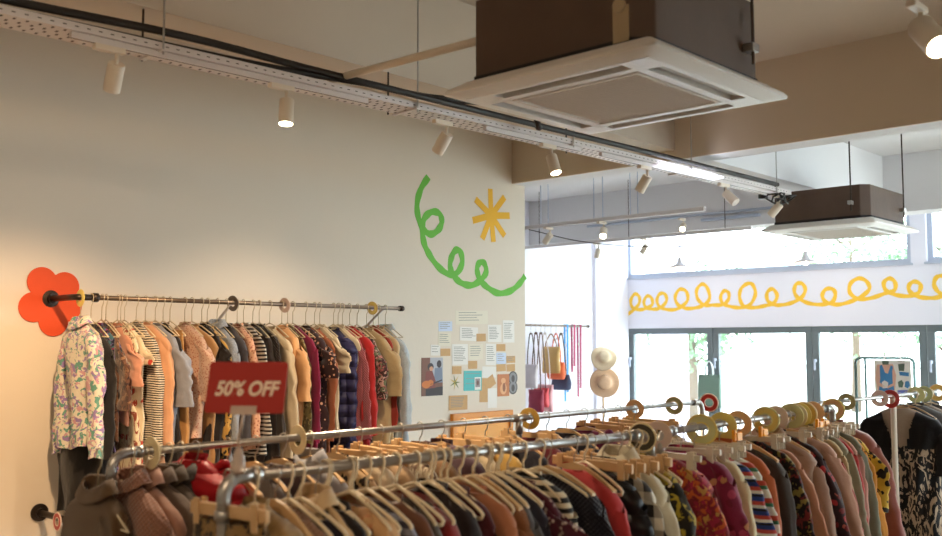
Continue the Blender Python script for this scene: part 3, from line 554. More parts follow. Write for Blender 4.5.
# ------------------------------------------------------------------ hangers and garments
def hook_pts(top=.0, r=.017, drop=-.078):
    """hook over a rod at the origin: rod centre (0,0,0)"""
    pts = []
    for k in range(9):
        a = math.radians(200-k*25); pts.append(((r+.003)*math.cos(a), 0, (r+.003)*math.sin(a)))
    pts += [(.012,0,-.03),(.0,0,-.045),(0,0,drop)]
    return pts
def _unused():
    pts = []
    return pts
HC = {}
def hanger(rod_pt, rz, kind, label, group, tilt=0):
    t = thing('clothes_hanger', label, 'hanger', rod_pt, rz, group); t.rotation_euler[1] = tilt
    if kind not in HC:
        lo = .042 if kind == 'wire' else 0
        hk = MB(); hk.tube(hook_pts(drop=-.075-lo), .0024 if kind!='plastic' else .004, 6); D = {}
        D['hook'] = (hk, {'wire':'wire','plastic':'plastic','wood':'hook','clip':'hook','clear':'hook'}[kind])
        m = MB()
        if kind == 'wire':
            m.tube([(0,0,-.112),(.09,0,-.142),(.19,0,-.195)],.003,6); m.tube([(0,0,-.112),(-.09,0,-.142),(-.19,0,-.195)],.003,6); m.tube([(-.19,0,-.195),(.19,0,-.195)],.003,6)
            D['shoulder_bar'] = (m,'wire')
        elif kind == 'plastic':
            for s in (-1,1): m.tube([(0,0,-.07),(s*.045,0,-.084),(s*.12,0,-.114),(s*.17,0,-.14),(s*.181,0,-.15),(s*.175,0,-.161),(s*.15,0,-.163)],.0055,8)
            m.tube([(-.16,0,-.163),(.16,0,-.163)],.0055,8); D['shoulder_bar'] = (m,'plastic')
        elif kind == 'wood':
            for s in (-1,1): m.loft([[Vector((s*x,-.006-.004*(x>.15),z+.014)),Vector((s*x,.006+.004*(x>.15),z+.014)),Vector((s*x,.006+.004*(x>.15),z-.014)),Vector((s*x,-.006-.004*(x>.15),z-.014))] for x,z in ((0,-.08),(.045,-.088),(.1,-.110),(.15,-.138),(.182,-.158))])
            D['shoulder_bar'] = (m,'wood'); b = MB().tube([(-.18,0,-.155),(.18,0,-.155)],.005,8); D['trouser_bar'] = (b,'wood')
        else:
            m.box((-.17,-.007,-.098 if kind == 'clip' else -.09),(.17,.007,-.066)); D['bar'] = (m,'wood' if kind == 'clip' else 'clear')
            for j,s in enumerate((-1,1)):
                c = MB().box((s*.13-.014,-.014,-.122),(s*.13+.014,-.009,-.055)).box((s*.13-.014,.009,-.122),(s*.13+.014,.014,-.055)); D['clip%d'%j] = (c,'wood' if kind == 'clip' else 'clear')
        HC[kind] = {}
        for k,(mb,mt) in D.items():
            nm = k.rstrip('01'); o = obj(nm, mb, M[mt], t, smooth=(nm in ('hook',) or kind in ('wire','plastic')), bevel=.003 if nm in ('bar','clip') else 0); HC[kind][k] = o
    else:
        for k,o in HC[kind].items():
            c = o.copy(); C.objects.link(c); c.parent = t
    return t

def ringpts(n, hw, hd, z, f, cx=0, cy=0, e=2.6):
    out = []
    for k in range(n):
        a = 2*PI*k/n; ca, sa = math.cos(a), math.sin(a)
        x = hw*math.copysign(abs(ca)**(2/e),ca); y = hd*math.copysign(abs(sa)**(2/e),sa)
        dx, dy, dz = f(a, x, z)
        out.append(Vector((cx+x+dx, cy+y+dy, z+dz)))
    return out
def garment(name, rod_pt, rz, mat, label, cat, group, typ='shirt', L=.7, W=.42, T=.055, slv='long', smat=None, collar=None, seed=0, drop=0., open_=0., lining=None, flare=0., tilt=0, vneck=0., frill=False, hood=False, low=0., out_=.08, slope=.42, shell=None):
    rr = random.Random(seed*7+3); t = thing(name, label, cat, rod_pt, rz, group); t.rotation_euler[1] = tilt
    ph = [rr.uniform(0,6.28) for _ in range(10)]; kx = rr.uniform(24,38); ky = rr.uniform(3,7); cx2 = rr.uniform(-.015,.015)
    def f(a, x, z):
        d = max(0, min(1, (-z-.16)/.35)); amp = (.004+.014*d)*(T/.055)**.5
        s = math.sin(kx*x*(1-.25*d)+ph[0]+ky*z) + .55*math.sin(kx*1.9*x+ph[1]-ky*1.4*z) + .5*math.sin(9*z+ph[2]+8*x)
        n = noise.noise(Vector((x*9+ph[3],z*7,ph[4]+math.sin(a)*.6)))
        sg = 1 if math.sin(a) > 0 else -1
        return (.012*noise.noise(Vector((z*2.5,ph[6],x*3)))*(.3+d), amp*s*(1 if sg>0 else .9) + .014*n*(.35+d) + cx2*d, 0)
    n = 170 if shell else 44; K = 4 if shell else 1; rings = []
    if typ == 'skirt':
        z0 = -.105-low; hws = [(0,.15),(.02,.155),(.1,.17),(.3,.19+flare*.5),(L,.19+flare)]
        zs = [0,.01,.03]+[.03+(L-.03)*k/16 for k in range(1,17)]
        for q in zs:
            for (a0,w0),(a1,w1) in zip(hws,hws[1:]):
                if a0-1e-9 <= q <= a1+1e-9: hw = w0+(w1-w0)*(q-a0)/(a1-a0); break
            rings.append(ringpts(n, hw, .012+.5*T*min(1,q/.2), z0-q, f))
    else:
        z0 = -.062-drop*.045-low; nk = .058+drop*.075; A = W/2
        def sh(x): return z0 - .012 - slope*(x-nk) - .9*max(0,x-(A-.035))**1.35*3
        if collar == 'turtle': rings.append(ringpts(n, nk*.9, .03, z0+.04, lambda a,x,z:(0,0,0))); rings.append(ringpts(n, nk*.95, .028, z0+.01, lambda a,x,z:(0,0,0)))
        rings.append(ringpts(n, nk-.004, .024, z0+.006, lambda a,x,z:(0,0,-.02 if math.sin(a)<-.1 else 0)))
        for k in range(9*K):
            q = k/(9*K-1); x = nk+(A-nk)*q; rings.append(ringpts(n, x, .02+(T*.5-.02)*q**.7, sh(x)-.0, f, e=2.2+1.2*q))
        zA = sh(A); body = L+z0-zA if False else L
        for k in range(1,18*K+1):
            q = k/(18*K); z = zA-(body-(z0-zA))*q
            w = A*(1-.10*min(1,q*4)+.04*q) + flare*q
            if typ == 'dress': w = A*(1-.16*math.sin(min(1,q*2.2)*PI/1.15)) + flare*max(0,q-.3)
            w *= 1+.03*math.sin(q*3+ph[7])
            h = T*.5*(1+.35*q*(1 if typ=='dress' else .3))
            rings.append(ringpts(n, w, h, z, f, e=2.9))
        last = rings[-1]; rings[-1] = [p+Vector((0,0,.012*math.sin(p.x*22+ph[8]))) for p in last]
    mb = MB().loft(rings, cap=False)
    if open_ or vneck:
        keep = []
        for fc in mb.f:
            c = sum((Vector(mb.v[i]) for i in fc), Vector())/len(fc); fr = c.y < -.004
            wv = open_
            if vneck: wv = max(0,(c.z+vneck)*.36)+ (open_ if c.z < -vneck else 0)+ (.012 if c.z>-vneck else 0)
            if not (fr and abs(c.x) < wv): keep.append(fc)
        mb.f = keep; mb.m = [0]*len(keep)
    obj('body', mb, mat, t, True)
    if shell:
        m2 = MB(); mb2 = MB().loft([[Vector((p.x*1.02,p.y*1.15-.004,p.z)) for p in r_] for r_ in rings[1:]], cap=False); keep = []
        for fc in mb2.f:
            c = sum((Vector(mb2.v[i]) for i in fc), Vector())/len(fc)
            vw = max(.0, .11-(.11/.36)*(-c.z-.08)) if c.z > -.44 else .02+.25*(-c.z-.44)
            if not (c.y < -.004 and abs(c.x) < vw): keep.append(fc)
        mb2.f = keep; mb2.m = [0]*len(keep); obj('wrap_panel', mb2, fabric(*shell), t, True)
    if collar in ('shirt','coat'):
        z1 = z0+.012; rs = []
        for zz, w, d in ((z1-.012,nk+.004,.030),(z1+.018,nk-.004,.026),(z1+.022,nk+.002,.03),(z1-.004,nk+.022,.038),(z1-.018,nk+.03,.042)):
            rs.append(ringpts(30, w, d, zz, lambda a,x,z:(0,-.004 if math.sin(a)<0 else 0,-.028*max(0,-math.sin(a))-.3*max(0,-math.sin(a))*max(0,.03-abs(x)))))
        obj('collar', MB().loft(rs, cap=False), smat or mat, t, True)
    if hood:
        rs = []
        for k in range(8):
            q = k/7; rs.append([Vector((.13*math.cos(a)*(1-.5*q**2)+.02*math.sin(3*a),.055*math.sin(a)*(1-.4*q)+.012,z0-.045-.02*q+.035*math.sin(q*PI)+.012*math.cos(2*a)-.02*(math.sin(a)<0))) for a in [2*PI*j/26 for j in range(26)]])
        obj('hood', MB().loft(rs), mat, t, True)
    if frill:
        rs = []
        for k in range(4):
            q = k/3; rs.append([Vector(((.2-.06*q)*math.cos(a)*.9,(.022+.018*q+.012*math.sin(11*a+ph[1]))*math.sin(a),z0-.06-.14*q*abs(math.cos(a))-.05*q)) for a in [2*PI*j/60 for j in range(60)]])
        obj('frill', MB().loft(rs, cap=False), smat or mat, t, True)
    if slv != 'none' and typ != 'skirt':
        for s in (1,-1):
            Ls = {'long':.56,'short':.2,'half':.33,'cap':.1}[slv]*rr.uniform(.93,1.04); A = W/2
            zz = sh(A*.86)-.012; sx = s*(A-.05)
            out = {'long':.045,'short':.075,'half':.06,'cap':.04}[slv]*rr.uniform(.7,1.2); lean = rr.uniform(-.02,.02); rf = rr.uniform(.5,1.25)
            rs = []; m = 18; nk_ = 20
            for k in range(m+1):
                q = k/m; x = sx + s*((.018*math.sin(min(1,q*3)*PI/2) + out_*rf*q) if slv=='long' else out*math.sin(min(1,q*2.2)*PI/2)); z = zz - Ls*q
                r1 = (.062-.020*q) if slv=='long' else (.075-.0*q if slv!='short' else .07+.012*q)
                r2 = min(T*.5*.95,.034)*(1-.1*q) if q>.02 else T*.35
                if q > .93 and slv == 'long': r1 *= .86
                w1, w2 = rr.uniform(-1,1), rr.uniform(-1,1); ring = []
                for j in range(nk_):
                    a = 2*PI*j/nk_; fo = 1+.08*math.sin(3*a+ph[5]+q*2.5)+.06*math.sin(5*a-q*4+ph[6])
                    fz = .006*math.sin(q*8+ph[7]+2*a)*(slv=='long'); w1 = .006*noise.noise(Vector((q*9,ph[8]*3,math.cos(a))))
                    ring.append(Vector((x+r1*math.cos(a)*fo+w1*2, lean*q+r2*math.sin(a)*fo+w1*1.5+.004*math.sin(q*9+ph[4]+a), z+fz+.05*(1-q)**3*(math.cos(a)*-s))))
                rs.append(ring)
            obj('sleeve', MB().loft(rs, cap=False), smat or mat, t, True)
    return t
# ------------------------------------------------------------------ racks, rails, size discs
def elbow(c, d1, d2, r=.055, n=6):
    """rounded corner at c, coming from direction d1 (towards c) and leaving along d2"""
    c = Vector(c); d1 = Vector(d1); d2 = Vector(d2); a = c-d1*r; b = c+d2*r
    return [a.lerp(c,k/n).lerp(c.lerp(b,k/n),k/n) for k in range(n+1)]
def rack(label, p0, p1, z, r, fit, posts=(), mat='steel', grp=None):
    p0 = Vector((*p0,0)); p1 = Vector((*p1,0)); d = (p1-p0).normalized(); L = (p1-p0).length; s = Vector((-d.y,d.x,0))
    t = thing('clothes_rack', label, 'clothes rack', p0, 0)
    up = Vector((0,0,1)); Z = up*z; E = d*L
    mb = MB().tube([d*.05+Z, E-d*.05+Z], r, 14); obj('rail', mb, M[mat], t, True)
    for q, dd in ((Vector(), -d),(E, d)):
        e = MB().tube([q-dd*.09+Z]+elbow(q+Z, dd, -up)+[q+Z-up*.09], r*1.22, 14)
        for w in (q-dd*.09+Z, q+Z-up*.09): e.lathe([(r*1.22,-.012),(r*1.5,-.01),(r*1.5,.01),(r*1.22,.012)],w,(dd if abs(w.z-z)<.01 else up),14,cap=False)
        obj('elbow', e, M[mat], t, True)
        obj('post', MB().tube([q+Z-up*.05, q+up*.03], r, 14), M[mat], t, True)
        obj('foot', MB().tube([q-s*.28+up*.03,q+s*.28+up*.03], r, 12), M[mat], t, True)
    for f in fit:
        q = d*f; c = MB().tube([q-d*.045+Z,q+d*.045+Z], r*1.35, 14); c.tube([q+Z,q+Z-up*.07], r*1.3, 14); obj('tee_joint', c, M[mat], t, True)
        obj('post', MB().tube([q+Z-up*.05,q+up*.0], r, 14), M[mat], t, True)
    obj('floor_rail', MB().tube([up*.03+d*.03, E+up*.03-d*.03], r*.9, 12), M[mat], t, True)
    return d, s
ZR = EYE-.33
A1a, A1b = (-2.115,1.36), (-2.0,3.09); A2a, A2b = (-2.0,3.16), (-2.125,5.0)
Ba, Bb = (-2.815,1.42), (-2.885,5.0); Ca, Cb = (-2.33,5.28), (-2.325,8.3)
rack('galvanised pipe rack nearest the camera, carrying the red sale sign', A1a, A1b, ZR, .0145, [])
rack('galvanised pipe rack continuing behind the nearest one toward the windows', A2a, A2b, ZR, .0135, [])
rack('long galvanised pipe rack standing between the nearest rack and left wall', Ba, Bb, ZR, .0125, [1.93])
rack('thin pipe rack at far right holding the black wrap dress', (-2.33,5.28), (-2.325,8.3), ZR, .011, [])
t = thing('rack_post','cream upright pole standing before the black wrap dress','pole',(-2.325,6.40,0))
obj('pole', MB().tube([(0,0,.012),(0,0,ZR-.02)],.018,16), M['cream'], t, True)
obj('collar', MB().tube([(0,-.03,ZR),(0,.03,ZR)],.02,14).tube([(0,0,ZR-.05),(0,0,ZR)],.022,14), M['cream'], t, True)
obj('base_plate', MB().lathe([(.001,0),(.16,0),(.16,.008),(.03,.014),(.001,.014)],(0,0,0),(0,0,1),28), M['cream'], t, True)
# wall rails
def wall_rail(label, y0, y1, z, braces, xr=.3):
    t = thing('wall_rail', label, 'clothes rail', (X0,y0,z))
    obj('flange', MB().lathe([(.001,0),(.045,0),(.045,.008),(.024,.012),(.024,.03),(.001,.03)],(0,0,0),(1,0,0),24), M['dsteel'], t, 'auto')
    obj('arm', MB().tube([(.02,0,0),(xr-.05,0,0)]+elbow((xr,0,0),(1,0,0),(0,1,0),.04)+[(xr,.1,0)],.016,12).lathe([(.02,-.015),(.024,-.012),(.024,.012),(.02,.015)],(xr,.1,0),(0,1,0),14,cap=False), M['dsteel'], t, True)
    obj('rail', MB().tube([(xr,.09,0),(xr,y1-y0,0)],.0125,14), M['rsteel'], t, True)
    obj('end_cap', MB().lathe([(.001,0),(.018,0),(.018,.03),(.012,.04),(.001,.042)],(xr,y1-y0-.01,0),(0,1,0),16), M['dsteel'], t, True)
    for b in braces:
        m = MB().tube([(xr,b-y0,0),(.0,b-y0,-.2)],.009,8).lathe([(.001,0),(.03,0),(.03,.008),(.001,.01)],(0,b-y0,-.2),(1,0,0),16); obj('brace', m, M['tray'], t, True)
    return t
ZW = EYE+.236; XW = -4.8
wall_rail('dark pipe rail on the left wall above, coming out of the orange flower', 2.21, 4.42, ZW, [3.123, 4.276])
wall_rail('lower dark pipe rail on the left wall below the hanging clothes', 2.19, 4.4, EYE-.862, [3.6])
pc = [(.098*math.cos(math.radians(a)),.098*math.sin(math.radians(a))) for a in (42,119,208,279,336)]
pc = [(x_*1.22,z_*1.22) if i_ == 3 else (x_,z_) for i_,(x_,z_) in enumerate(pc)]
pts = []
for k in range(150):
    a = 2*PI*k/150; dx, dz = math.cos(a), math.sin(a); best = .06
    for cx_,cz_ in pc:
        b_ = dx*cx_+dz*cz_; disc = b_*b_-(cx_*cx_+cz_*cz_)+.078**2
        if disc > 0: best = max(best, b_+math.sqrt(disc))
    pts.append((X0+.002, 2.21+dx*best, ZW+dz*best))
tag(obj('wall_flower', MB().poly(pts,(.006,0,0)), M['petal'], bevel=.002),'orange-red felt flower cut-out on the wall behind the rail bracket','wall decoration')

DCOL = dict(cream=(232,212,164),tan=(222,176,124),yellow=(230,206,112),lime=(214,208,144),pink=(224,196,184),red=(176,44,40),dark=(72,64,52),grey=(120,108,98),orange=(232,182,130),olive=(170,168,120),wood=(214,172,84))
DM = {k: pmat('disc_'+k, v, .35) for k,v in DCOL.items()}
DM['white'] = pmat('disc_white',(240,232,222),.4)
def disc(p, ax, ro, col, where, rim=None, th=.004, ri=None, tilt=0):
    ri = ri or ro*.42; ax = Vector(ax).normalized(); s = Vector((-ax.y,ax.x,0)); ax2 = (ax+s*tilt+Vector((0,0,tilt*.5))).normalized()
    t = thing('size_divider', where, 'size divider', p, 0, 'round size dividers')
    c = -Vector((0,0,1))*(ri-.0135)*.9
    obj('disc', MB().ring(c, ax2, ro, ri, th), DM[col], t, 'auto')
    if rim:
        obj('rim', MB().ring(c, ax2, ro*1.02, ro*.9, th*1.6), DM[rim], t, 'auto'); obj('inner_ring', MB().ring(c, ax2, ri*1.25, ri, th*1.6), DM[rim], t, 'auto')
    return t
def on(a, b, y, z): k = (y-a[1])/(b[1]-a[1]); return Vector((a[0]+(b[0]-a[0])*k, y, z))
dA = Vector((A1b[0]-A1a[0],A1b[1]-A1a[1],0)).normalized()
for (a,b,y,ro,col,rim,lab,tl) in [((-4.8, 2.2), (-4.8, 4.4), 2.232, 0.045, 'yellow', None, 'thin yellow ring divider beside the orange flower', 0), ((-4.8, 2.2), (-4.8, 4.4), 3.123, 0.045, 'grey', None, 'dark grey ring divider on the wall rail at its first brace', 0.2), ((-4.8, 2.2), (-4.8, 4.4), 3.482, 0.045, 'pink', None, 'pinkish ring divider on the wall rail, above the sale sign', 0.2), ((-4.8, 2.2), (-4.8, 4.4), 4.173, 0.042, 'yellow', 'wood', 'yellow ring divider on the wall rail near its far end', 0.2), ((-2.815, 1.42), (-2.885, 5.0), 1.55, 0.05, 'cream', None, 'cream ring divider near the left end of the middle rack', 0.0), ((-2.815, 1.42), (-2.885, 5.0), 2.117, 0.052, 'cream', None, 'cream ring divider on the middle rack, left of centre', -0.05), ((-2.815, 1.42), (-2.885, 5.0), 3.423, 0.05, 'wood', None, 'mustard wooden ring divider beside the middle rack joint', 0.3), ((-2.815, 1.42), (-2.885, 5.0), 4.296, 0.05, 'tan', None, 'tan ring divider on the middle rack, before the window edge', 0.3), ((-2.815, 1.42), (-2.885, 5.0), 4.689, 0.05, 'olive', 'cream', 'pale olive ring divider on the middle rack, next to its end', 0.3), ((-2.815, 1.42), (-2.885, 5.0), 5.082, 0.054, 'red', 'pink', 'red ring divider with pale rim at the middle rack end', 0.3), ((-2.115, 1.36), (-2.0, 3.09), 3.043, 0.054, 'dark', 'cream', 'dark ring divider with cream rims where two front racks meet', 0.3), ((-2.0, 3.16), (-2.125, 5.0), 3.144, 0.052, 'pink', None, 'pinkish white ring divider beside the dark rimmed one', 0.25), ((-2.0, 3.16), (-2.125, 5.0), 3.498, 0.062, 'lime', 'yellow', 'large lime ring divider, first of the yellow ones', 0.3), ((-2.0, 3.16), (-2.125, 5.0), 3.692, 0.06, 'yellow', None, 'large yellow ring divider right behind the lime one', 0.25), ((-2.0, 3.16), (-2.125, 5.0), 3.849, 0.056, 'orange', None, 'orange-tan ring divider behind the two large yellow ones', 0.25), ((-2.0, 3.16), (-2.125, 5.0), 4.137, 0.06, 'yellow', 'lime', 'yellow ring divider standing alone mid way along second front rack', 0.3), ((-2.0, 3.16), (-2.125, 5.0), 4.252, 0.058, 'pink', None, 'pale pink ring divider just behind the lone yellow one', 0.25), ((-2.0, 3.16), (-2.125, 5.0), 4.433, 0.06, 'lime', None, 'lime ring divider, first of the tight cluster', 0.2), ((-2.0, 3.16), (-2.125, 5.0), 4.483, 0.06, 'cream', None, 'cream ring divider, second of the tight cluster', 0.1), ((-2.0, 3.16), (-2.125, 5.0), 4.534, 0.06, 'yellow', None, 'yellow ring divider, third of the tight cluster', 0.2), ((-2.0, 3.16), (-2.125, 5.0), 4.599, 0.062, 'wood', 'cream', 'mustard ring divider with cream rims closing the tight cluster', 0.3), ((-2.0, 3.16), (-2.125, 5.0), 4.719, 0.055, 'orange', None, 'peach ring divider after the tight cluster', 0.2), ((-2.0, 3.16), (-2.125, 5.0), 5.005, 0.058, 'orange', 'yellow', 'orange ring divider with yellow rims at second front rack end', 0.3), ((-2.33, 5.28), (-2.325, 8.3), 5.682, 0.05, 'olive', None, 'grey-green ring divider at the start of the far right rack', 0.2), ((-2.33, 5.28), (-2.325, 8.3), 6.187, 0.052, 'pink', None, 'pale pink ring divider left of the cream pole', 0.3), ((-2.33, 5.28), (-2.325, 8.3), 6.818, 0.055, 'lime', None, 'lime ring divider right of the cream pole', 0.3), ((-2.33, 5.28), (-2.325, 8.3), 6.971, 0.055, 'olive', None, 'olive ring divider just behind the lime one at far right', 0.3), ((-2.33, 5.28), (-2.325, 8.3), 7.252, 0.06, 'wood', 'tan', 'mustard ring divider closest to the right picture edge', 0.3)]:
    disc(on(a,b,y,ZR if a[0]>-4 else ZW), (b[0]-a[0],b[1]-a[1],0), ro, col, lab, rim, tilt=tl)
disc((-2.325,6.355,ZR), (0,1,0), .058, 'red', 'red ring divider at the top of the cream pole', th=.008, ri=.032)
disc((-4.8,2.151,EYE-.862), (0,1,0), .045, 'red', 'red and pink ring divider on the lower wall rail', 'pink')

# ------------------------------------------------------------------ red sale sign
SG = ((-2.0739, 1.3935, 1.6426), (0.81498, 0.57949, 0.00019), (-0.15822, 0.2222, 0.96208), 0.203, 0.1299)   # centre, x axis, y axis (unit vectors), width, height
c, ux, uy, w, h = Vector(SG[0]), Vector(SG[1]), Vector(SG[2]), SG[3], SG[4]; uz = ux.cross(uy)
t = thing('sale_sign','small red sale sign clipped to the corner of the nearest rack','sign',(A1a[0]+.01,A1a[1]+.035,ZR+.016)); O = Vector(t.location)
rot = Matrix((ux,uy,uz)).transposed()
pts = []
for cx_,cy_,s in ((1,1,0),(-1,1,1),(-1,-1,2),(1,-1,3)):
    for k in range(6):
        an = PI/2*s+PI/2*k/5; pts.append(c-O + rot @ Vector((cx_*(w/2-.008)+.008*math.cos(an), cy_*(h/2-.008)+.008*math.sin(an), -.0015)))
obj('card', MB().poly(pts, uz*.003), M['red'], t)
cu = bpy.data.curves.new('lettering','FONT'); cu.body = '50% OFF'; cu.size = .044; cu.align_x = 'CENTER'; cu.align_y = 'CENTER'; cu.extrude = .0004; cu.offset = .0013; cu.shear = .2; cu.space_character = .98
cu.materials.append(M['letter']); tx = bpy.data.objects.new('lettering', cu); C.objects.link(tx); me = bpy.data.meshes.new_from_object(tx.evaluated_get(bpy.context.evaluated_depsgraph_get())); bpy.data.objects.remove(tx); bpy.data.curves.remove(cu)
tx = bpy.data.objects.new('lettering', me); C.objects.link(tx); tx.parent = t
tx.matrix_local = Matrix.Translation(c-O+uz*.0018-uy*.005) @ rot.to_4x4() @ Matrix.Diagonal((1.0,1.15,1,1))
base = c-O-uy*(h/2)
hb = MB(); q = lambda a,b_,d: base+ux*a+uy*b_+uz*d
hb.add([q(-.033,-.004,.002),q(.033,-.004,.002),q(.033,.018,.002),q(-.033,.018,.002),q(-.033,-.004,.004),q(.033,-.004,.004),q(.033,.018,.004),q(-.033,.018,.004)],[(0,3,2,1),(4,5,6,7),(0,1,5,4),(1,2,6,5),(2,3,7,6),(3,0,4,7)])
obj('sign_holder', hb, M['acryl'], t)
obj('stem', MB().tube(catmull([q(0,-.002,.0),q(-.004,-.03,0)*.9+Vector((0,0,.0))*.1,Vector((.0,.0,.075)),Vector((0,0,.035)),Vector((0,0,.0))],5),[.0045]*21,8).lathe([(.001,-.01),(.016,-.008),(.02,.0),(.018,.02),(.012,.045),(.008,.055),(.001,.056)],(0,0,0),(0,0,1),16), M['acryl'], t, True)

# ------------------------------------------------------------------ clothes
def fill(a, b, z, rows, where, group, tilt=0., hgroup=None, xoff=0, rzj=.12):
    d = Vector((b[0]-a[0],b[1]-a[1],0)).normalized(); base = math.atan2(d.y,d.x)-PI/2
    ys = [r[0] for r in rows]
    for i, row in enumerate(rows):
        y, name, cat, typ, slv, L, fab, desc, hk = row[:9]; o = dict(row[9]) if len(row) > 9 else {}
        gap = min([abs(ys[j]-y) for j in (i-1,i+1) if 0 <= j < len(ys)] or [.06]); T = o.pop('T', max(.03, min(.07, gap*.9)))
        sd = int(y*1000)+len(desc)*13; r = random.Random(sd); rz = base + o.pop('rz', r.uniform(-rzj,rzj)); tl = r.uniform(-.04,.04)
        p = on(a,b,y,z); sm = o.pop('smat', None); lab = desc+' '+where
        assert 4 <= len(lab.split()) <= 16, lab
        rest = on(a,b,y,z); 
        hz = 0 if hk in ('wire','plastic','wood') else 0
        hl = {'wire':'thin wire','plastic':'cream plastic','wood':'wooden','clip':'wooden clip','clear':'clear plastic clip'}[hk]+' hanger holding the '+' '.join(desc.split()[:9])
        hl = ' '.join(hl.split()[:16])
        hanger(p, rz, hk, hl, group.replace('clothes','hangers'), tl)
        garment(name, p, rz, fabric(*fab), lab, cat, group, typ, L, T=T, slv=slv, seed=sd, tilt=tl, low=o.pop('low',(.058 if hk == 'wire' else 0)+r.uniform(0,.022)), out_=.05 if hk == 'wire' else .12, slope=o.pop('slope',.6 if hk == 'wire' else .45), smat=fabric(*sm) if sm else None, **o)
W_ = (-4.8,2.2); W2 = (-4.8,4.4)
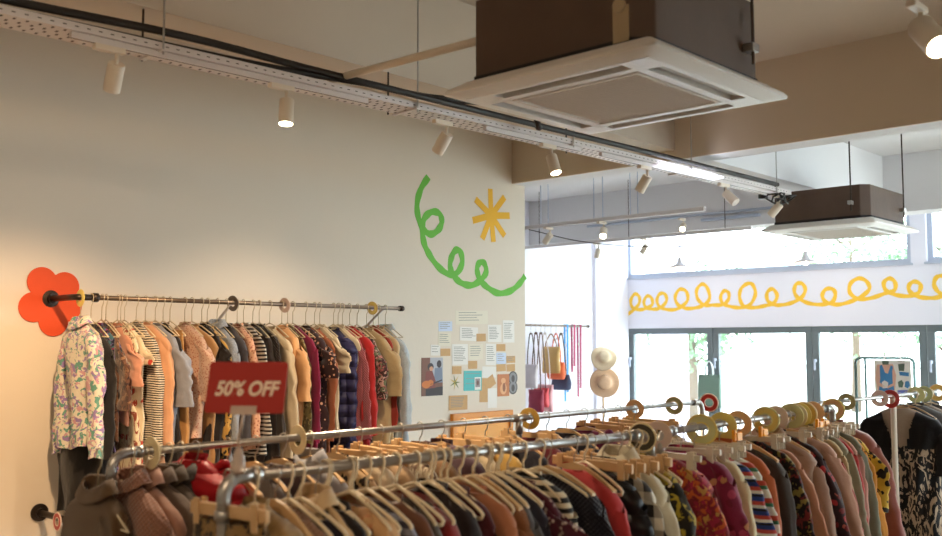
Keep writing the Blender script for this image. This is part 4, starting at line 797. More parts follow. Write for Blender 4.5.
WALL = [
 (2.234, 'blouse', 'blouse', 'shirt', 'long', 0.62, ('floral', (228, 218, 196), (150, 120, 180), (96, 158, 140), (206, 150, 160)), 'white blouse with lilac and green leaf print', 'wire', {'collar': 'shirt', 'T': 0.09, 'W': 0.38}),
 (2.291, 'dress', 'dress', 'dress', 'long', 0.95, ('plain', (30, 26, 26)), 'long plain black dress', 'wire', {'T': 0.08}),
 (2.348, 'dress', 'dress', 'dress', 'none', 0.9, ('floral', (30, 32, 64), (150, 40, 90), (60, 110, 130), (120, 110, 170)), 'navy dress with multicoloured flower print', 'wire', {}),
 (2.369, 'blouse', 'blouse', 'shirt', 'half', 0.6, ('floral', (110, 72, 54), (150, 110, 80), (90, 60, 50), (60, 40, 40)), 'brown blouse with small print', 'wire', {}),
 (2.433, 't_shirt', 't-shirt', 'shirt', 'short', 0.5, ('plain', (226, 156, 128)), 'salmon pink short-sleeved top', 'wire', {}),
 (2.449, 'skirt_dress', 'dress', 'dress', 'none', 0.85, ('brush', (222, 206, 170), (150, 70, 50)), 'cream dress with rust brush marks', 'wire', {}),
 (2.471, 't_shirt', 't-shirt', 'shirt', 'cap', 0.8, ('paisley', (224, 206, 172), (196, 60, 40), (224, 206, 172), (196, 60, 40)), 'beige top with red pattern', 'wire', {}),
 (2.537, 'dress', 'dress', 'dress', 'long', 0.9, ('hstripe', (34, 28, 28), (222, 206, 180), None, None, 2.2), 'black and cream thinly striped dress', 'wire', {'T': 0.065}),
 (2.587, 'coat', 'coat', 'coat', 'long', 0.85, ('plain', (218, 158, 116)), 'peach long-sleeved coat', 'wire', {'T': 0.06}),
 (2.644, 't_shirt', 't-shirt', 'shirt', 'half', 0.62, ('plain', (144, 148, 162)), 'blue-grey loose top', 'wire', {'T': 0.06}),
 (2.69, 'dress', 'dress', 'dress', 'none', 0.85, ('plain', (36, 28, 28)), 'black knee length dress, behind the blue-grey top', 'wire', {}),
 (2.731, 'trousers', 'trousers', 'skirt', 'none', 0.9, ('plain', (188, 134, 74)), 'ochre trousers hung folded', 'wire', {}),
 (2.82, 'blouse', 'blouse', 'shirt', 'half', 0.62, ('dots', (206, 168, 146), (170, 96, 80), None, None, 2.2), 'dusty pink speckled blouse', 'wire', {'T': 0.065}),
 (2.862, 'skirt_dress', 'dress', 'dress', 'none', 0.85, ('plain', (182, 136, 86)), 'camel sleeveless dress', 'wire', {}),
 (2.924, 'dress', 'dress', 'dress', 'short', 0.85, ('plain', (32, 26, 28)), 'black short-sleeved dress beside a leopard one', 'wire', {}),
 (2.961, 'blouse', 'blouse', 'shirt', 'long', 0.75, ('leopard', (200, 150, 66), (70, 44, 24), (30, 20, 16)), 'golden leopard print shirt', 'wire', {}),
 (3.024, 'shirt', 'shirt', 'shirt', 'long', 0.75, ('denim', (94, 106, 130)), 'slate blue denim shirt', 'wire', {'T': 0.06, 'collar': 'shirt'}),
 (3.082, 'jacket', 'jacket', 'shirt', 'long', 0.7, ('plain', (72, 68, 74)), 'dark grey jacket', 'wire', {}),
 (3.154, 'blouse', 'blouse', 'shirt', 'long', 0.7, ('dots', (228, 170, 136), (180, 96, 70), None, None, 1.6), 'apricot blouse with fine dots', 'wire', {'T': 0.06}),
 (3.194, 'shirt', 'shirt', 'shirt', 'long', 0.75, ('hstripe', (40, 38, 44), (206, 200, 190), None, None, 1.2), 'charcoal shirt with white bands', 'wire', {}),
 (3.261, 'jacket', 'jacket', 'coat', 'long', 0.8, ('plain', (42, 30, 26)), 'very dark brown jacket', 'wire', {'T': 0.06}),
 (3.302, 'jacket', 'jacket', 'coat', 'long', 0.8, ('knit', (56, 40, 32)), 'dark chocolate knitted cardigan', 'wire', {}),
 (3.378, 'coat', 'coat', 'coat', 'long', 1.0, ('plain', (222, 198, 160)), 'long cream coat', 'wire', {'T': 0.06}),
 (3.463, 'blouse', 'blouse', 'shirt', 'half', 0.62, ('plain', (240, 174, 112)), 'bright apricot blouse with wide sleeves', 'wire', {'T': 0.07}),
 (3.506, 'shirt', 'shirt', 'shirt', 'long', 0.95, ('camo', (120, 104, 56), (80, 70, 40), (160, 140, 90), (96, 80, 50)), 'olive patterned shirt', 'wire', {}),
 (3.543, 'dress', 'dress', 'dress', 'long', 1.0, ('satin', (146, 24, 70)), 'magenta dress', 'wire', {}),
 (3.639, 'dress', 'dress', 'dress', 'short', 1.0, ('dots', (50, 22, 24), (226, 160, 120), None, None, 0.9), 'black dress with peach polka dots', 'wire', {'T': 0.08}),
 (3.707, 'shirt', 'shirt', 'shirt', 'long', 0.8, ('plain', (176, 98, 62)), 'rust brown shirt', 'wire', {}),
 (3.745, 'blouse', 'blouse', 'shirt', 'short', 0.65, ('plain', (226, 208, 176)), 'cream blouse in front of the navy coat', 'wire', {}),
 (3.854, 'coat', 'coat', 'coat', 'long', 0.9, ('puffer', (52, 50, 92)), 'navy quilted coat', 'wire', {'T': 0.1, 'W': 0.46}),
 (3.893, 'dress', 'dress', 'dress', 'none', 1.0, ('plain', (226, 210, 178)), 'ivory long dress', 'wire', {}),
 (3.925, 'cardigan', 'cardigan', 'shirt', 'long', 0.7, ('knit', (214, 110, 120)), 'rose pink cardigan', 'wire', {}),
 (3.982, 'coat', 'coat', 'coat', 'long', 0.95, ('plain', (190, 34, 36)), 'bright red coat', 'wire', {'T': 0.055}),
 (4.048, 'dress', 'dress', 'dress', 'half', 1.0, ('floral', (66, 40, 40), (170, 90, 90), (100, 110, 80), (200, 160, 150)), 'dark dress with rose pattern', 'wire', {}),
 (4.123, 'jacket', 'jacket', 'shirt', 'half', 0.72, ('plain', (190, 164, 120)), 'khaki beige loose shirt', 'wire', {'T': 0.07}),
 (4.182, 'dress', 'dress', 'dress', 'long', 1.05, ('plain', (166, 50, 36)), 'brick red long dress', 'wire', {}),
 (4.225, 'coat', 'coat', 'coat', 'none', 1.0, ('plain', (214, 190, 150)), 'beige sleeveless long vest', 'wire', {}),
 (4.286, 'jacket', 'jacket', 'coat', 'long', 0.8, ('denim', (150, 166, 180)), 'light blue denim jacket at the rail end', 'wire', {'T': 0.08, 'collar': 'shirt', 'W': 0.44}),
]
A1R = [
 (1.372, 'skirt', 'skirt', 'skirt', 'none', 0.6, ('leopard', (150, 112, 58), (60, 40, 24), (24, 18, 14), None, 1.6), 'leopard print skirt clipped at the left end', 'clip', {'rz': 0.05, 'T': 0.07}),
 (1.447, 'cardigan', 'cardigan', 'shirt', 'long', 0.6, ('knit', (196, 154, 98), None, None, None, 0.35), 'golden tan cable knit cardigan', 'plastic', {'T': 0.1, 'open_': 0.02}),
 (1.508, 'shirt', 'shirt', 'shirt', 'long', 0.65, ('plain', (138, 138, 148)), 'pale grey shirt', 'wood', {'drop': 0.3}),
 (1.546, 'sweater', 'sweater', 'shirt', 'long', 0.6, ('knit', (196, 150, 124)), 'dusty rose knitted sweater', 'plastic', {'drop': 0.4}),
 (1.581, 'jacket', 'jacket', 'coat', 'long', 0.65, ('plain', (40, 34, 46)), 'dark navy jacket with maroon lining', 'plastic', {'drop': 0.7, 'open_': 0.04}),
 (1.63, 'coat', 'coat', 'coat', 'long', 0.7, ('plain', (224, 188, 140)), 'cream knitted coat with wide lapels', 'wood', {'T': 0.085, 'collar': 'coat', 'open_': 0.03}),
 (1.671, 'blouse', 'blouse', 'shirt', 'long', 0.65, ('plain', (38, 30, 32)), 'plain black blouse', 'plastic', {'drop': 0.6}),
 (1.74, 'coat', 'coat', 'coat', 'long', 0.7, ('floral', (226, 172, 114), (222, 140, 90), (226, 172, 114), (206, 150, 100), 0.6), 'fuzzy peach coat', 'plastic', {'T': 0.09, 'drop': 0.3}),
 (1.798, 'shirt', 'shirt', 'shirt', 'long', 0.7, ('hstripe', (140, 140, 156), (60, 56, 70), None, None, 0.8), 'grey striped shirt', 'plastic', {'drop': 0.5}),
 (1.843, 'blouse', 'blouse', 'shirt', 'long', 0.65, ('satin', (120, 70, 46)), 'copper brown satin blouse', 'plastic', {'drop': 0.5}),
 (1.904, 't_shirt', 't-shirt', 'shirt', 'half', 0.6, ('plain', (92, 84, 80)), 'warm grey t-shirt', 'plastic', {'drop': 0.8}),
 (1.975, 'dress', 'dress', 'dress', 'long', 0.9, ('velvet', (150, 24, 28)), 'deep red velvet dress', 'plastic', {'drop': 0.6, 'T': 0.075}),
 (2.037, 'jacket', 'jacket', 'coat', 'long', 0.7, ('plain', (42, 28, 28)), 'black wool jacket', 'plastic', {'T': 0.08, 'drop': 0.2}),
 (2.097, 'blouse', 'blouse', 'shirt', 'long', 0.7, ('plain', (84, 26, 34)), 'dark maroon blouse', 'plastic', {'drop': 0.6}),
 (2.145, 'blouse', 'blouse', 'shirt', 'long', 0.7, ('plain', (206, 130, 92)), 'salmon tan blouse', 'plastic', {'drop': 0.7}),
 (2.208, 'coat', 'coat', 'coat', 'long', 0.8, ('corduroy', (188, 108, 52)), 'caramel corduroy coat', 'wood', {'T': 0.085}),
 (2.258, 'shirt', 'shirt', 'shirt', 'long', 0.7, ('plain', (104, 104, 110)), 'steel grey shirt', 'plastic', {'drop': 0.4}),
 (2.301, 'cardigan', 'cardigan', 'shirt', 'long', 0.7, ('plain', (52, 50, 64)), 'slate blue cardigan', 'plastic', {'drop': 0.7}),
 (2.349, 'blouse', 'blouse', 'shirt', 'short', 0.7, ('dots', (86, 26, 44), (210, 180, 160), None, None, 1.4), 'burgundy dotted blouse', 'plastic', {'drop': 0.8}),
 (2.419, 'blouse', 'blouse', 'shirt', 'long', 0.7, ('hstripe', (30, 24, 24), (228, 208, 172), None, None, 0.9), 'black blouse with cream stripes', 'plastic', {'T': 0.07, 'drop': 0.3}),
 (2.534, 'coat', 'coat', 'coat', 'long', 0.8, ('knit', (34, 32, 48)), 'thick navy knitted coat', 'wood', {'T': 0.1}),
 (2.666, 'jacket', 'jacket', 'coat', 'long', 0.8, ('plain', (206, 54, 56)), 'coral red jacket', 'wood', {'T': 0.08}),
 (2.759, 'jacket', 'jacket', 'coat', 'long', 0.8, ('puffer', (36, 34, 38)), 'black puffer jacket', 'clip', {'T': 0.08}),
 (2.819, 'shirt', 'shirt', 'shirt', 'long', 0.8, ('check', (230, 220, 200), (36, 32, 34)), 'black and white gingham shirt', 'clip', {}),
 (2.906, 'coat', 'coat', 'coat', 'long', 0.85, ('plain', (232, 220, 190)), 'ivory coat', 'clip', {'T': 0.07, 'collar': 'coat'}),
 (2.996, 'blouse', 'blouse', 'shirt', 'long', 0.8, ('camo', (40, 34, 26), (190, 160, 40), (40, 34, 26), (150, 120, 36)), 'black and yellow patterned blouse', 'clip', {}),
]
A2R = [
 (3.157, 'blouse', 'blouse', 'shirt', 'long', 0.85, ('floral', (150, 36, 52), (226, 96, 44), (190, 40, 70), (214, 150, 70)), 'red and orange floral blouse', 'clear', {'T': 0.11, 'frill': True}),
 (3.316, 'blouse', 'blouse', 'shirt', 'long', 0.85, ('paisley', (136, 26, 62), (190, 60, 90), (206, 140, 90), (120, 20, 50)), 'magenta paisley blouse', 'clear', {'T': 0.1}),
 (3.431, 'coat', 'coat', 'coat', 'long', 0.9, ('plain', (226, 204, 160)), 'pale butter coat', 'clear', {'T': 0.065}),
 (3.511, 'shirt', 'shirt', 'shirt', 'long', 0.85, ('stripe3', (38, 62, 140), (228, 222, 212), (206, 70, 60), (30, 30, 40), 0.5), 'blue shirt with red and white bands', 'clear', {}),
 (3.577, 'shirt', 'shirt', 'shirt', 'long', 0.85, ('stripe3', (232, 224, 204), (60, 120, 84), (206, 70, 50), (232, 224, 204), 0.4), 'cream shirt with green and red bands', 'clear', {}),
 (3.661, 'jacket', 'jacket', 'coat', 'long', 0.9, ('plain', (206, 104, 58)), 'burnt orange jacket', 'wood', {'T': 0.055}),
 (3.819, 'coat', 'coat', 'coat', 'long', 0.9, ('plain', (70, 60, 54)), 'charcoal brown coat', 'wood', {'T': 0.09}),
 (3.912, 'blouse', 'blouse', 'shirt', 'long', 0.9, ('floral', (36, 26, 28), (130, 40, 40), (150, 130, 60), (36, 26, 28)), 'black blouse with maroon flowers', 'clear', {}),
 (3.968, 'blouse', 'blouse', 'shirt', 'long', 0.9, ('plain', (206, 140, 106)), 'peach blouse between the black and the taupe garments', 'clear', {}),
 (4.156, 'coat', 'coat', 'coat', 'long', 0.9, ('plain', (172, 134, 112)), 'taupe wool coat', 'wood', {'T': 0.1, 'collar': 'coat'}),
 (4.228, 'blouse', 'blouse', 'shirt', 'long', 0.9, ('paisley', (50, 20, 22), (190, 40, 40), (120, 30, 30), (190, 80, 60)), 'black blouse with red paisley', 'clear', {}),
 (4.389, 'coat', 'coat', 'coat', 'long', 0.9, ('plain', (204, 152, 126)), 'dusty pink coat', 'wood', {'T': 0.08}),
 (4.445, 'dress', 'dress', 'dress', 'long', 0.95, ('plain', (176, 28, 36)), 'crimson dress', 'clear', {}),
 (4.513, 'blouse', 'blouse', 'shirt', 'long', 0.9, ('plain', (206, 178, 130)), 'sand blouse beside the crimson dress', 'clear', {}),
 (4.571, 'blouse', 'blouse', 'shirt', 'long', 0.9, ('plain', (156, 148, 122)), 'sage green blouse', 'clear', {}),
 (4.654, 'dress', 'dress', 'dress', 'long', 0.95, ('plain', (196, 44, 40)), 'scarlet dress', 'clear', {'T': 0.05}),
 (4.714, 'coat', 'coat', 'coat', 'long', 0.9, ('plain', (206, 148, 130)), 'rose beige coat', 'wood', {}),
 (4.764, 'blouse', 'blouse', 'shirt', 'long', 0.9, ('plain', (128, 126, 104)), 'grey-green blouse', 'clear', {}),
 (4.826, 'dress', 'dress', 'dress', 'long', 0.95, ('plain', (226, 140, 36)), 'amber dress', 'clear', {}),
 (4.89, 'blouse', 'blouse', 'shirt', 'half', 0.75, ('leopard', (226, 178, 50), (40, 28, 20), (30, 20, 16)), 'yellow leopard print blouse', 'clear', {'T': 0.06}),
 (4.995, 'jacket', 'jacket', 'coat', 'long', 0.95, ('velvet', (172, 92, 80)), 'dusty rose velvet jacket', 'wood', {'T': 0.09}),
]
BR = [
 (1.381, 'jacket', 'jacket', 'coat', 'long', 0.7, ('corduroy', (128, 90, 50)), 'dark brown suede jacket outside the left post', 'wire', {'low': 0.035, 'T': 0.1, 'rz': 0, 'W': 0.31, 'slope': 0.7, 'collar': 'coat'}),
 (1.485, 'sweater', 'sweater', 'shirt', 'long', 0.7, ('knit', (190, 130, 104)), 'dusty pink knitted sweater', 'wire', {'low': 0.02, 'T': 0.085, 'collar': 'coat'}),
 (1.531, 'sweater', 'sweater', 'shirt', 'long', 0.7, ('plain', (170, 120, 98)), 'plain rosewood sweater', 'wire', {'low': 0.02, 'T': 0.075, 'collar': 'coat'}),
 (1.571, 'jacket', 'jacket', 'coat', 'long', 0.7, ('plain', (96, 74, 60)), 'taupe brown jacket', 'wire', {'low': 0.02, 'T': 0.075, 'collar': 'coat'}),
 (1.612, 'jacket', 'jacket', 'coat', 'long', 0.7, ('plain', (78, 62, 48)), 'olive brown jacket', 'wire', {'low': 0.02, 'T': 0.075, 'collar': 'coat'}),
 (1.653, 'jacket', 'jacket', 'coat', 'long', 0.7, ('plain', (66, 58, 56)), 'charcoal jacket left of the bright red puffer', 'wire', {'low': 0.02, 'T': 0.075, 'collar': 'coat'}),
 (1.707, 'jacket', 'jacket', 'coat', 'long', 0.6, ('puffer', (186, 18, 28)), 'bright red puffer jacket with raised hood', 'wood', {'T': 0.14, 'low': -0.035, 'W': 0.46, 'hood': True}),
 (1.829, 'blouse', 'blouse', 'shirt', 'long', 0.65, ('plain', (214, 190, 160)), 'soft beige blouse', 'wood', {}),
 (1.939, 'jacket', 'jacket', 'coat', 'long', 0.65, ('plain', (110, 104, 106)), 'mid grey jacket', 'wood', {}),
 (2.054, 'blouse', 'blouse', 'shirt', 'long', 0.65, ('plain', (88, 66, 66)), 'plum brown blouse', 'wood', {}),
 (2.172, 'coat', 'coat', 'coat', 'long', 0.7, ('plain', (150, 146, 150)), 'silver grey coat', 'wood', {'collar': 'coat'}),
 (2.295, 'blouse', 'blouse', 'shirt', 'long', 0.65, ('leopard', (190, 150, 100), (60, 40, 30), (30, 20, 16)), 'sand leopard print blouse', 'wood', {}),
 (2.405, 'blouse', 'blouse', 'shirt', 'long', 0.65, ('plain', (222, 200, 166)), 'vanilla blouse', 'clip', {}),
 (2.511, 'jacket', 'jacket', 'coat', 'long', 0.65, ('plain', (196, 160, 120)), 'biscuit coloured jacket', 'clip', {}),
 (2.615, 'blouse', 'blouse', 'shirt', 'long', 0.65, ('brush', (206, 190, 160), (110, 80, 60)), 'oatmeal blouse with brown marks', 'clip', {}),
 (2.725, 'blouse', 'blouse', 'shirt', 'long', 0.65, ('plain', (160, 120, 80)), 'nut brown blouse', 'clip', {}),
 (2.85, 'sweater', 'sweater', 'shirt', 'long', 0.65, ('plain', (96, 66, 76)), 'mauve sweater with a slumped hood', 'wood', {'T': 0.1, 'hood': True}),
 (2.982, 'blouse', 'blouse', 'shirt', 'long', 0.65, ('plain', (200, 178, 140)), 'flax blouse near the joint', 'clip', {}),
 (3.12, 'blouse', 'blouse', 'shirt', 'long', 0.65, ('plain', (216, 170, 80)), 'mustard blouse near the joint', 'clip', {}),
 (3.273, 'jacket', 'jacket', 'coat', 'long', 0.65, ('plain', (40, 38, 50)), 'ink blue jacket', 'wood', {'T': 0.09}),
 (3.419, 'blouse', 'blouse', 'shirt', 'long', 0.65, ('plain', (120, 40, 50)), 'wine red blouse', 'clip', {}),
 (3.551, 'coat', 'coat', 'coat', 'long', 0.7, ('plain', (36, 34, 52)), 'midnight blue hooded coat', 'wood', {'T': 0.1, 'hood': True}),
 (3.705, 'jacket', 'jacket', 'coat', 'long', 0.65, ('plain', (34, 32, 44)), 'black jacket with rounded hood', 'wood', {'T': 0.09, 'hood': True}),
 (3.85, 'jacket', 'jacket', 'coat', 'long', 0.65, ('plain', (110, 30, 70)), 'plum jacket with hood', 'wood', {'T': 0.08, 'hood': True}),
 (4.002, 'blouse', 'blouse', 'shirt', 'long', 0.65, ('plain', (226, 180, 170)), 'blush blouse', 'clip', {}),
 (4.143, 'blouse', 'blouse', 'shirt', 'long', 0.65, ('plain', (206, 190, 160)), 'stone coloured blouse', 'clip', {}),
 (4.291, 'blouse', 'blouse', 'shirt', 'long', 0.65, ('plain', (214, 190, 120)), 'straw yellow blouse', 'clip', {}),
 (4.445, 'blouse', 'blouse', 'shirt', 'long', 0.65, ('camo', (90, 80, 60), (160, 140, 100), (60, 50, 40), (200, 180, 140)), 'brown mottled blouse', 'clip', {}),
]
CR = [
 (6.5, 'dress', 'dress', 'dress', 'half', 1.2, ('brush', (24, 22, 26), (190, 164, 136), (160, 138, 118), None, 0.8), 'black wrap dress with pale brush marks', 'wood', {'T': 0.09, 'W': 0.5, 'shell': ('brush', (22, 20, 23), (190, 164, 136), (20, 18, 21), None, 0.8), 'smat': ('plain', (22, 20, 23)), 'rz': 0.12}),
 (6.66, 'dress', 'dress', 'dress', 'short', 1.1, ('plain', (46, 42, 44)), 'plain charcoal dress', 'wood', {}),
 (6.8, 'shirt', 'shirt', 'shirt', 'long', 0.9, ('plain', (120, 116, 116)), 'ash grey shirt', 'plastic', {}),
 (6.95, 'shirt', 'shirt', 'shirt', 'long', 0.9, ('plain', (170, 150, 136)), 'mushroom shirt', 'plastic', {}),
 (7.1, 'shirt', 'shirt', 'shirt', 'long', 0.9, ('plain', (90, 80, 84)), 'graphite shirt', 'plastic', {}),
]
fill(W_, W2, ZW, WALL, 'on the wall rail', 'clothes on the wall rail')
fill(A1a, A1b, ZR, A1R, 'on the nearest rack', 'clothes on the nearest rack')
fill(A2a, A2b, ZR, A2R, 'on the second front rack', 'clothes on the second front rack')
fill(Ba, Bb, ZR, BR, 'on the middle rack', 'clothes on the middle rack')
fill(Ca, Cb, ZR, CR, 'on the far right rack', 'clothes on the far right rack', rzj=.05)

# ------------------------------------------------------------------ alcove: bags, belts and hats; windows: tote, rack
wall_x = XA
t = wall_rail('far pipe rail of bags and belts on the alcove wall', 8.9, 10.66, EYE+.236, [10.3], .3); t.location.x = XA
RX = XA+.3; RZ = EYE+.236
def bag(y, label, col, w, h, sl, name='hand_bag', cat='bag', T=.05, slouch=.0, strap='loop', col2=None, rzz=0):
    t = thing(name, label, cat, (RX,y,RZ), rzz, 'bags on the far alcove rail'); n = 24; rs = []
    for k in range(9):
        q = k/8; ww = w/2*(1-.12*math.sin(q*PI)*(1-slouch)+.1*slouch*math.sin(q*PI)); d = T*(.25+.9*math.sin(min(1,q*1.05)*PI*.75+.1))
        if q == 1: ww *= .92; d *= .6
        rs.append(ringpts(n, ww, d, -sl-h*q-(.02*slouch*math.sin(q*PI)), lambda a,x,z:(.004*math.sin(z*60+x*40),.004*math.sin(x*60+a*3),0)))
    obj('bag_body', MB().loft(rs), colmat('bag_'+str(col),col,rough=.7,noise_amt=.06), t, True)
    sm = colmat('strap_'+str(col2 or col), col2 or col, rough=.6)
    pth = lambda s: [(s*w*.3,0,-sl-.01),(s*w*.26,0,-sl*.55-.0),(s*.02,0,.012),(0,0,.018)]
    for s in ((-1,1)): obj('strap', MB().tube(catmull(pth(s),5),.007,6), sm, t, True)
    t.location.z -= .13; obj('hook', MB().tube([(0,0,.012)]+[(0,0,.05)]+[(0,0,.10)]+[(.016*math.cos(a)-.0,0,.13+.016*math.sin(a)) for a in (-.9,0,.8,1.6,2.4)],.003,6), M['hook'], t, True)
    return t
def xy(u): return u
for a in [(9.465, 'slim white and grey strap bag nearest the wall end', (206, 196, 200), 0.2, 0.3, 0.36, {'col2': (110, 96, 90)}), (9.563, 'maroon shoulder bag on long straps low by wall end', (140, 40, 62), 0.24, 0.28, 0.68, {'col2': (90, 60, 50)}), (9.663, 'red and white cloth bag beside the maroon one', (214, 84, 90), 0.24, 0.24, 0.66, {'col2': (120, 100, 92)}), (9.744, 'pink floral cloth bag on a long strap', (226, 176, 182), 0.26, 0.34, 0.62, {'col2': (230, 220, 214)}), (9.867, 'tan rectangular shopper bag hung high on far rail', (216, 176, 112), 0.3, 0.34, 0.14, {'col2': (150, 110, 70), 'T': 0.04}), (9.97, 'orange slouchy bag behind the tan shopper', (238, 122, 82), 0.26, 0.22, 0.34, {'slouch': 1}), (10.075, 'navy round bag below the orange slouchy one', (66, 78, 108), 0.26, 0.2, 0.5, {'slouch': 1.5, 'col2': (80, 70, 60)})]: bag(*a[:6], **a[6])
def belt(y, label, col, l, w=.02, n=2, mat2=None):
    w *= 1.7
    t = thing('belt', label, 'belt', (RX,y,RZ), 0, 'belts on the far alcove rail')
    mb = MB()
    for k in range(n):
        s = (k-(n-1)/2)*.05; ll = l*(1-.12*k)
        mb.loft([[Vector((s-.2*s*q,-w/2,-.0-ll*q+.016)),Vector((s-.2*s*q,w/2,.016-ll*q)),Vector((s-.2*s*q+.006,w/2,.016-ll*q)),Vector((s-.2*s*q+.006,-w/2,.016-ll*q))] for q in (0,.25,.5,.75,1)])
    if n == 2: mb.box((-.025,-w/2,.014),(.031,w/2,.02))
    obj('strap', mb, colmat('belt_'+str(col),col,rough=.6), t)
    obj('buckle', MB().ring((0,0,-l*.25),(1,0,0),.022,.014,.006,12), M['hook'], t)
for a in [(10.181, 'bright blue narrow belts hanging under the navy bag', (54, 150, 222), 1.0, 0.02, 2), (10.331, 'crimson belt hanging on the far rail, left one of the pair', (176, 52, 96), 0.62, 0.022, 2), (10.462, 'long crimson braided belt nearest the far rail end', (166, 48, 90), 0.95, 0.022, 2)]: belt(*a)
# hat stand by the alcove column
t = thing('hat_stand','white pole hat stand in the far alcove','hat stand',(-7.55, 10.564, 0),0)
obj('pole', MB().tube([(0,0,.02),(0,0,EYE-.1)],.014,12), M['wood'], t, True); obj('base_plate', MB().lathe([(.001,0),(.18,0),(.18,.015),(.02,.025),(.001,.025)],(0,0,0),(0,0,1),28), M['cream'], t, True)
for z,dx in ((EYE-.16,.05),(EYE-.46,.05)): obj('peg', MB().tube([(0,0,z),(.06,-.06,z+.01)],.008,8), M['wood'], t, True)
def hat(loc, ax, r, col, band, label, crown=.6, floppy=0.):
    t = thing('sun_hat', label, 'hat', loc, 0, 'hats on the alcove stand'); q = Vector((0,0,1)).rotation_difference(Vector(ax)); rs = []
    for rr_, z in ((.001,.10),(r*.3,.1),(r*.44,.085),(r*.48,.03),(r*.5,.0),(r*.7,-.006),(r*.9,-.004),(r,-.01),(r*.98,-.014),(r*.7,-.012),(r*.48,-.008),(r*.45,.03),(r*.001,.09)):
        rs.append([q @ Vector((rr_*math.cos(a),rr_*math.sin(a),z+floppy*.03*math.sin(2*a+1)*(rr_/r)**2)) for a in [2*PI*k/36 for k in range(36)]])
    obj('crown_and_brim', MB().loft(rs, cap=False), colmat('hat_'+label[:6],col,rough=.85,noise_amt=.1,nscale=40), t, True)
    obj('hat_band', MB().lathe([(r*.485,.008),(r*.492,.012),(r*.475,.04),(r*.465,.044)],(0,0,0),ax,36,cap=False), colmat('band_'+label[:6],band), t, True)
hx, hy = (-7.55, 10.564, 0)[:2]
hat((hx+.07,hy-.07,EYE-.18),(.5,-.6,.35),.17,(232,214,184),(224,200,164),'pale straw sun hat on the upper peg of the stand',floppy=1.2)
hat((hx+.09,hy-.09,EYE-.50),(.62,-.75,.05),.195,(216,180,148),(122,84,70),'wide tan sun hat with brown band on the lower peg',floppy=.5)
# green tote on the window handle
t = thing('tote_bag','dark green tote bag hung from a handle between two windows','bag',(-6.766, 11.93, 1.506),0)
rs = [ringpts(28, .165-.0*k, .012+.03*math.sin(min(1,k/7)*PI*.8), -.17-.44*k/8, lambda a,x,z:(0,.006*math.sin(x*30+z*5),0), e=4) for k in range(9)]
obj('bag_body', MB().loft(rs,cap=True), colmat('tote_green',(104,128,116),rough=.85), t, True)
for s in (-1,1): obj('strap', MB().tube(catmull([(-.06,s*.012,-.18),(-.05,s*.012,-.06),(0,0,.01),(.05,s*.012,-.06),(.06,s*.012,-.18)],5),.007,6), colmat('tote_strap',(216,226,226)), t, True)
# small green garment frame with the printed shopper in front of the windows
FX, FY, FZ = (-3.338, 9.0, 1.624)
t = thing('display_frame','small green tube frame standing before the right-hand window','display frame',(FX,FY,0),0)
fr = MB().tube([(-.26,0,.02),(-.26,0,FZ-.05)]+elbow((-.26,0,FZ),(0,0,1),(1,0,0),.06)+elbow((.26,0,FZ),(1,0,0),(0,0,-1),.06)+[(.26,0,.02)],.013,10)
FM = colmat('frame_sea_green',(128,160,160),rough=.4); obj('frame', fr, FM, t, True); obj('inner_post', MB().tube([(-.17,0,.02),(-.17,0,FZ-.005)],.011,10), FM, t, True)
obj('foot', MB().tube([(-.26,-.2,.02),(-.26,.2,.02)],.013,8).tube([(.26,-.2,.02),(.26,.2,.02)],.013,8).tube([(-.26,0,.2),(.26,0,.2)],.01,8), FM, t, True)
PXc, PYc, PZc = (-3.239, 8.93, 1.44)
t = thing('printed_shopper','printed shopper with a blue top picture, hung on the display frame','bag',(PXc,PYc,PZc),.08)
w, h = .31, .33; mb = MB().box((-w/2,-.012,-h/2),(w/2,.012,h/2)); obj('bag_body', mb, M['paper'], t, bevel=.004)
def flat(pts, d, mi, mb): mb.poly([(x*w-w/2, -.0125-d*.0006, h/2-z*h) for x,z in pts], (0,-.0005,0), mi)
pm = MB()
flat([(.08,.12),(.52,.1),(.6,.4),(.55,.85),(.1,.86),(.02,.5)],0,0,pm)
flat([(.16,.15),(.22,.12),(.3,.34),(.38,.36),(.46,.14),(.52,.16),(.5,.5),(.55,.88),(.1,.9),(.16,.5)],1,1,pm)
flat([(.22,.02),(.42,.02),(.4,.12),(.24,.12)],1,2,pm); flat([(.2,.6),(.28,.54),(.38,.6),(.36,.74),(.22,.76)],2,3,pm)
flat([(.04,.3),(.12,.2),(.14,.6),(.3,.7),(.28,.76),(.08,.68)],2,0,pm); flat([(.58,.3),(.5,.24),(.5,.62),(.34,.7),(.36,.76),(.56,.66)],2,0,pm)
flat([(.66,.1),(.84,.08),(.82,.28),(.68,.28)],0,2,pm); flat([(.68,.3),(.95,.32),(.94,.42),(.7,.4)],0,1,pm)
flat([(.64,.58),(.74,.52),(.8,.6),(.76,.72),(.66,.72)],0,2,pm); flat([(.84,.56),(.93,.54),(.97,.66),(.9,.74),(.82,.7)],0,1,pm); flat([(.62,.8),(.9,.78),(.88,.9),(.64,.92)],0,4,pm)
obj('print', pm, [colmat('print_skin',(226,178,156)),colmat('print_blue',(70,136,192)),colmat('print_hair',(92,110,96)),M['paper'],colmat('print_lilac',(110,120,196))], t)
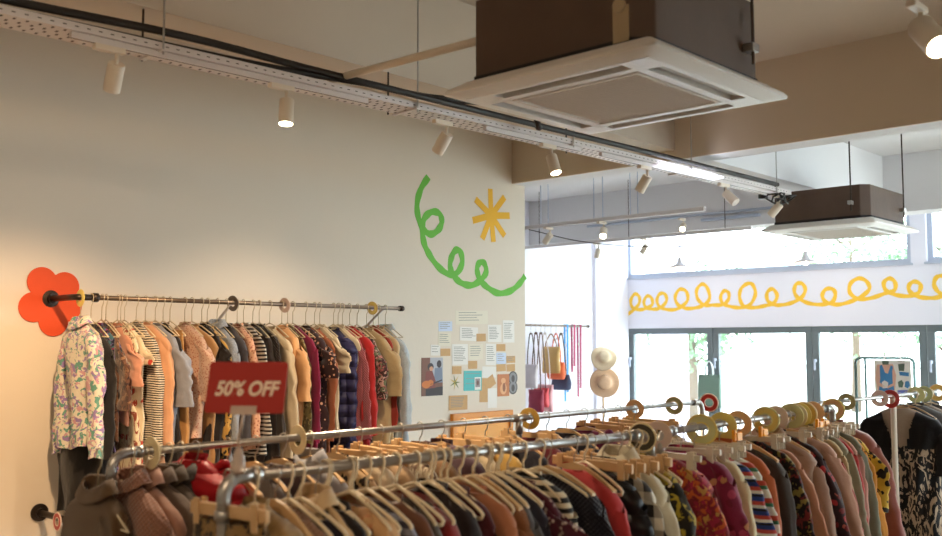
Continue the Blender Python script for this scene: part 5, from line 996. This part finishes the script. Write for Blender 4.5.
for s in (-1,1): obj('strap', MB().tube(catmull([(s*.0-.07,s*.01,h/2-.01),(-.06,s*.01,h/2+.06),(0,0,FZ-PZc+.016 if FZ>PZc+h/2 else h/2+.1),(.06,s*.01,h/2+.06),(.07,s*.01,h/2-.01)],5),.005,6), M['paper'], t, True)
for j,(p) in enumerate([(-1.98, 3.711, 1.365), (-1.98, 3.942, 1.365), (-1.98, 4.508, 1.365), (-1.98, 4.573, 1.365)]):
    t = tag(obj('peg_clip', MB().box((-.012,-.022,-.03),(.012,.022,.022)).box((-.008,-.035,-.012),(.008,-.02,.034)), colmat('clip_orange',(244,160,28),rough=.4), bevel=.004), 'orange plastic peg clip on the second front rack hangers','clip','orange peg clips'); t.location = p

for y in (1.66,1.75,1.9,2.02,2.07,2.2,2.27,2.31,2.42,2.5,2.72,2.95,3.02):
    p = on(A1a,A1b,y,ZR); hanger(p, -.07+R.uniform(-.15,.15), 'plastic', 'empty cream plastic hanger squeezed between garments on the nearest rack', 'empty hangers on the nearest rack')

# ------------------------------------------------------------------ light and camera
w = bpy.data.worlds.new('sky'); bpy.context.scene.world = w; w.use_nodes = True
bg = w.node_tree.nodes['Background']; bg.inputs[0].default_value = (.84,.93,1,1); bg.inputs[1].default_value = 9.5
for i,(x,y,z,sx,sz,rx,rz) in enumerate([(-4.56,Y1+.3,1.05,7.2,1.9,PI/2,0),(-4,Y1+.3,3.12,8.5,.85,PI/2,0)]):
    pass
cam = bpy.data.cameras.new('camera'); cam.sensor_width = 36; cam.lens = 975/942*36; cam.clip_start = .05
co = bpy.data.objects.new('camera', cam); C.objects.link(co); co.location = (0,0,EYE)
co.rotation_euler = Euler((PI/2+math.atan(76/975), 0, math.atan(919/978)), 'XYZ')
cam.dof.use_dof = True; cam.dof.focus_distance = 6.3; cam.dof.aperture_fstop = 2.8
bpy.context.scene.camera = co
sc = bpy.context.scene
sc.view_settings.view_transform = 'Standard'; sc.view_settings.look = 'None'; sc.view_settings.gamma = 1; sc.view_settings.exposure = 0.42
sc.cycles.use_denoising = True
sc.cycles.max_bounces = 10; sc.cycles.diffuse_bounces = 5; sc.cycles.transparent_max_bounces = 12; sc.cycles.caustics_reflective = False; sc.cycles.caustics_refractive = False; sc.cycles.sample_clamp_indirect = 6
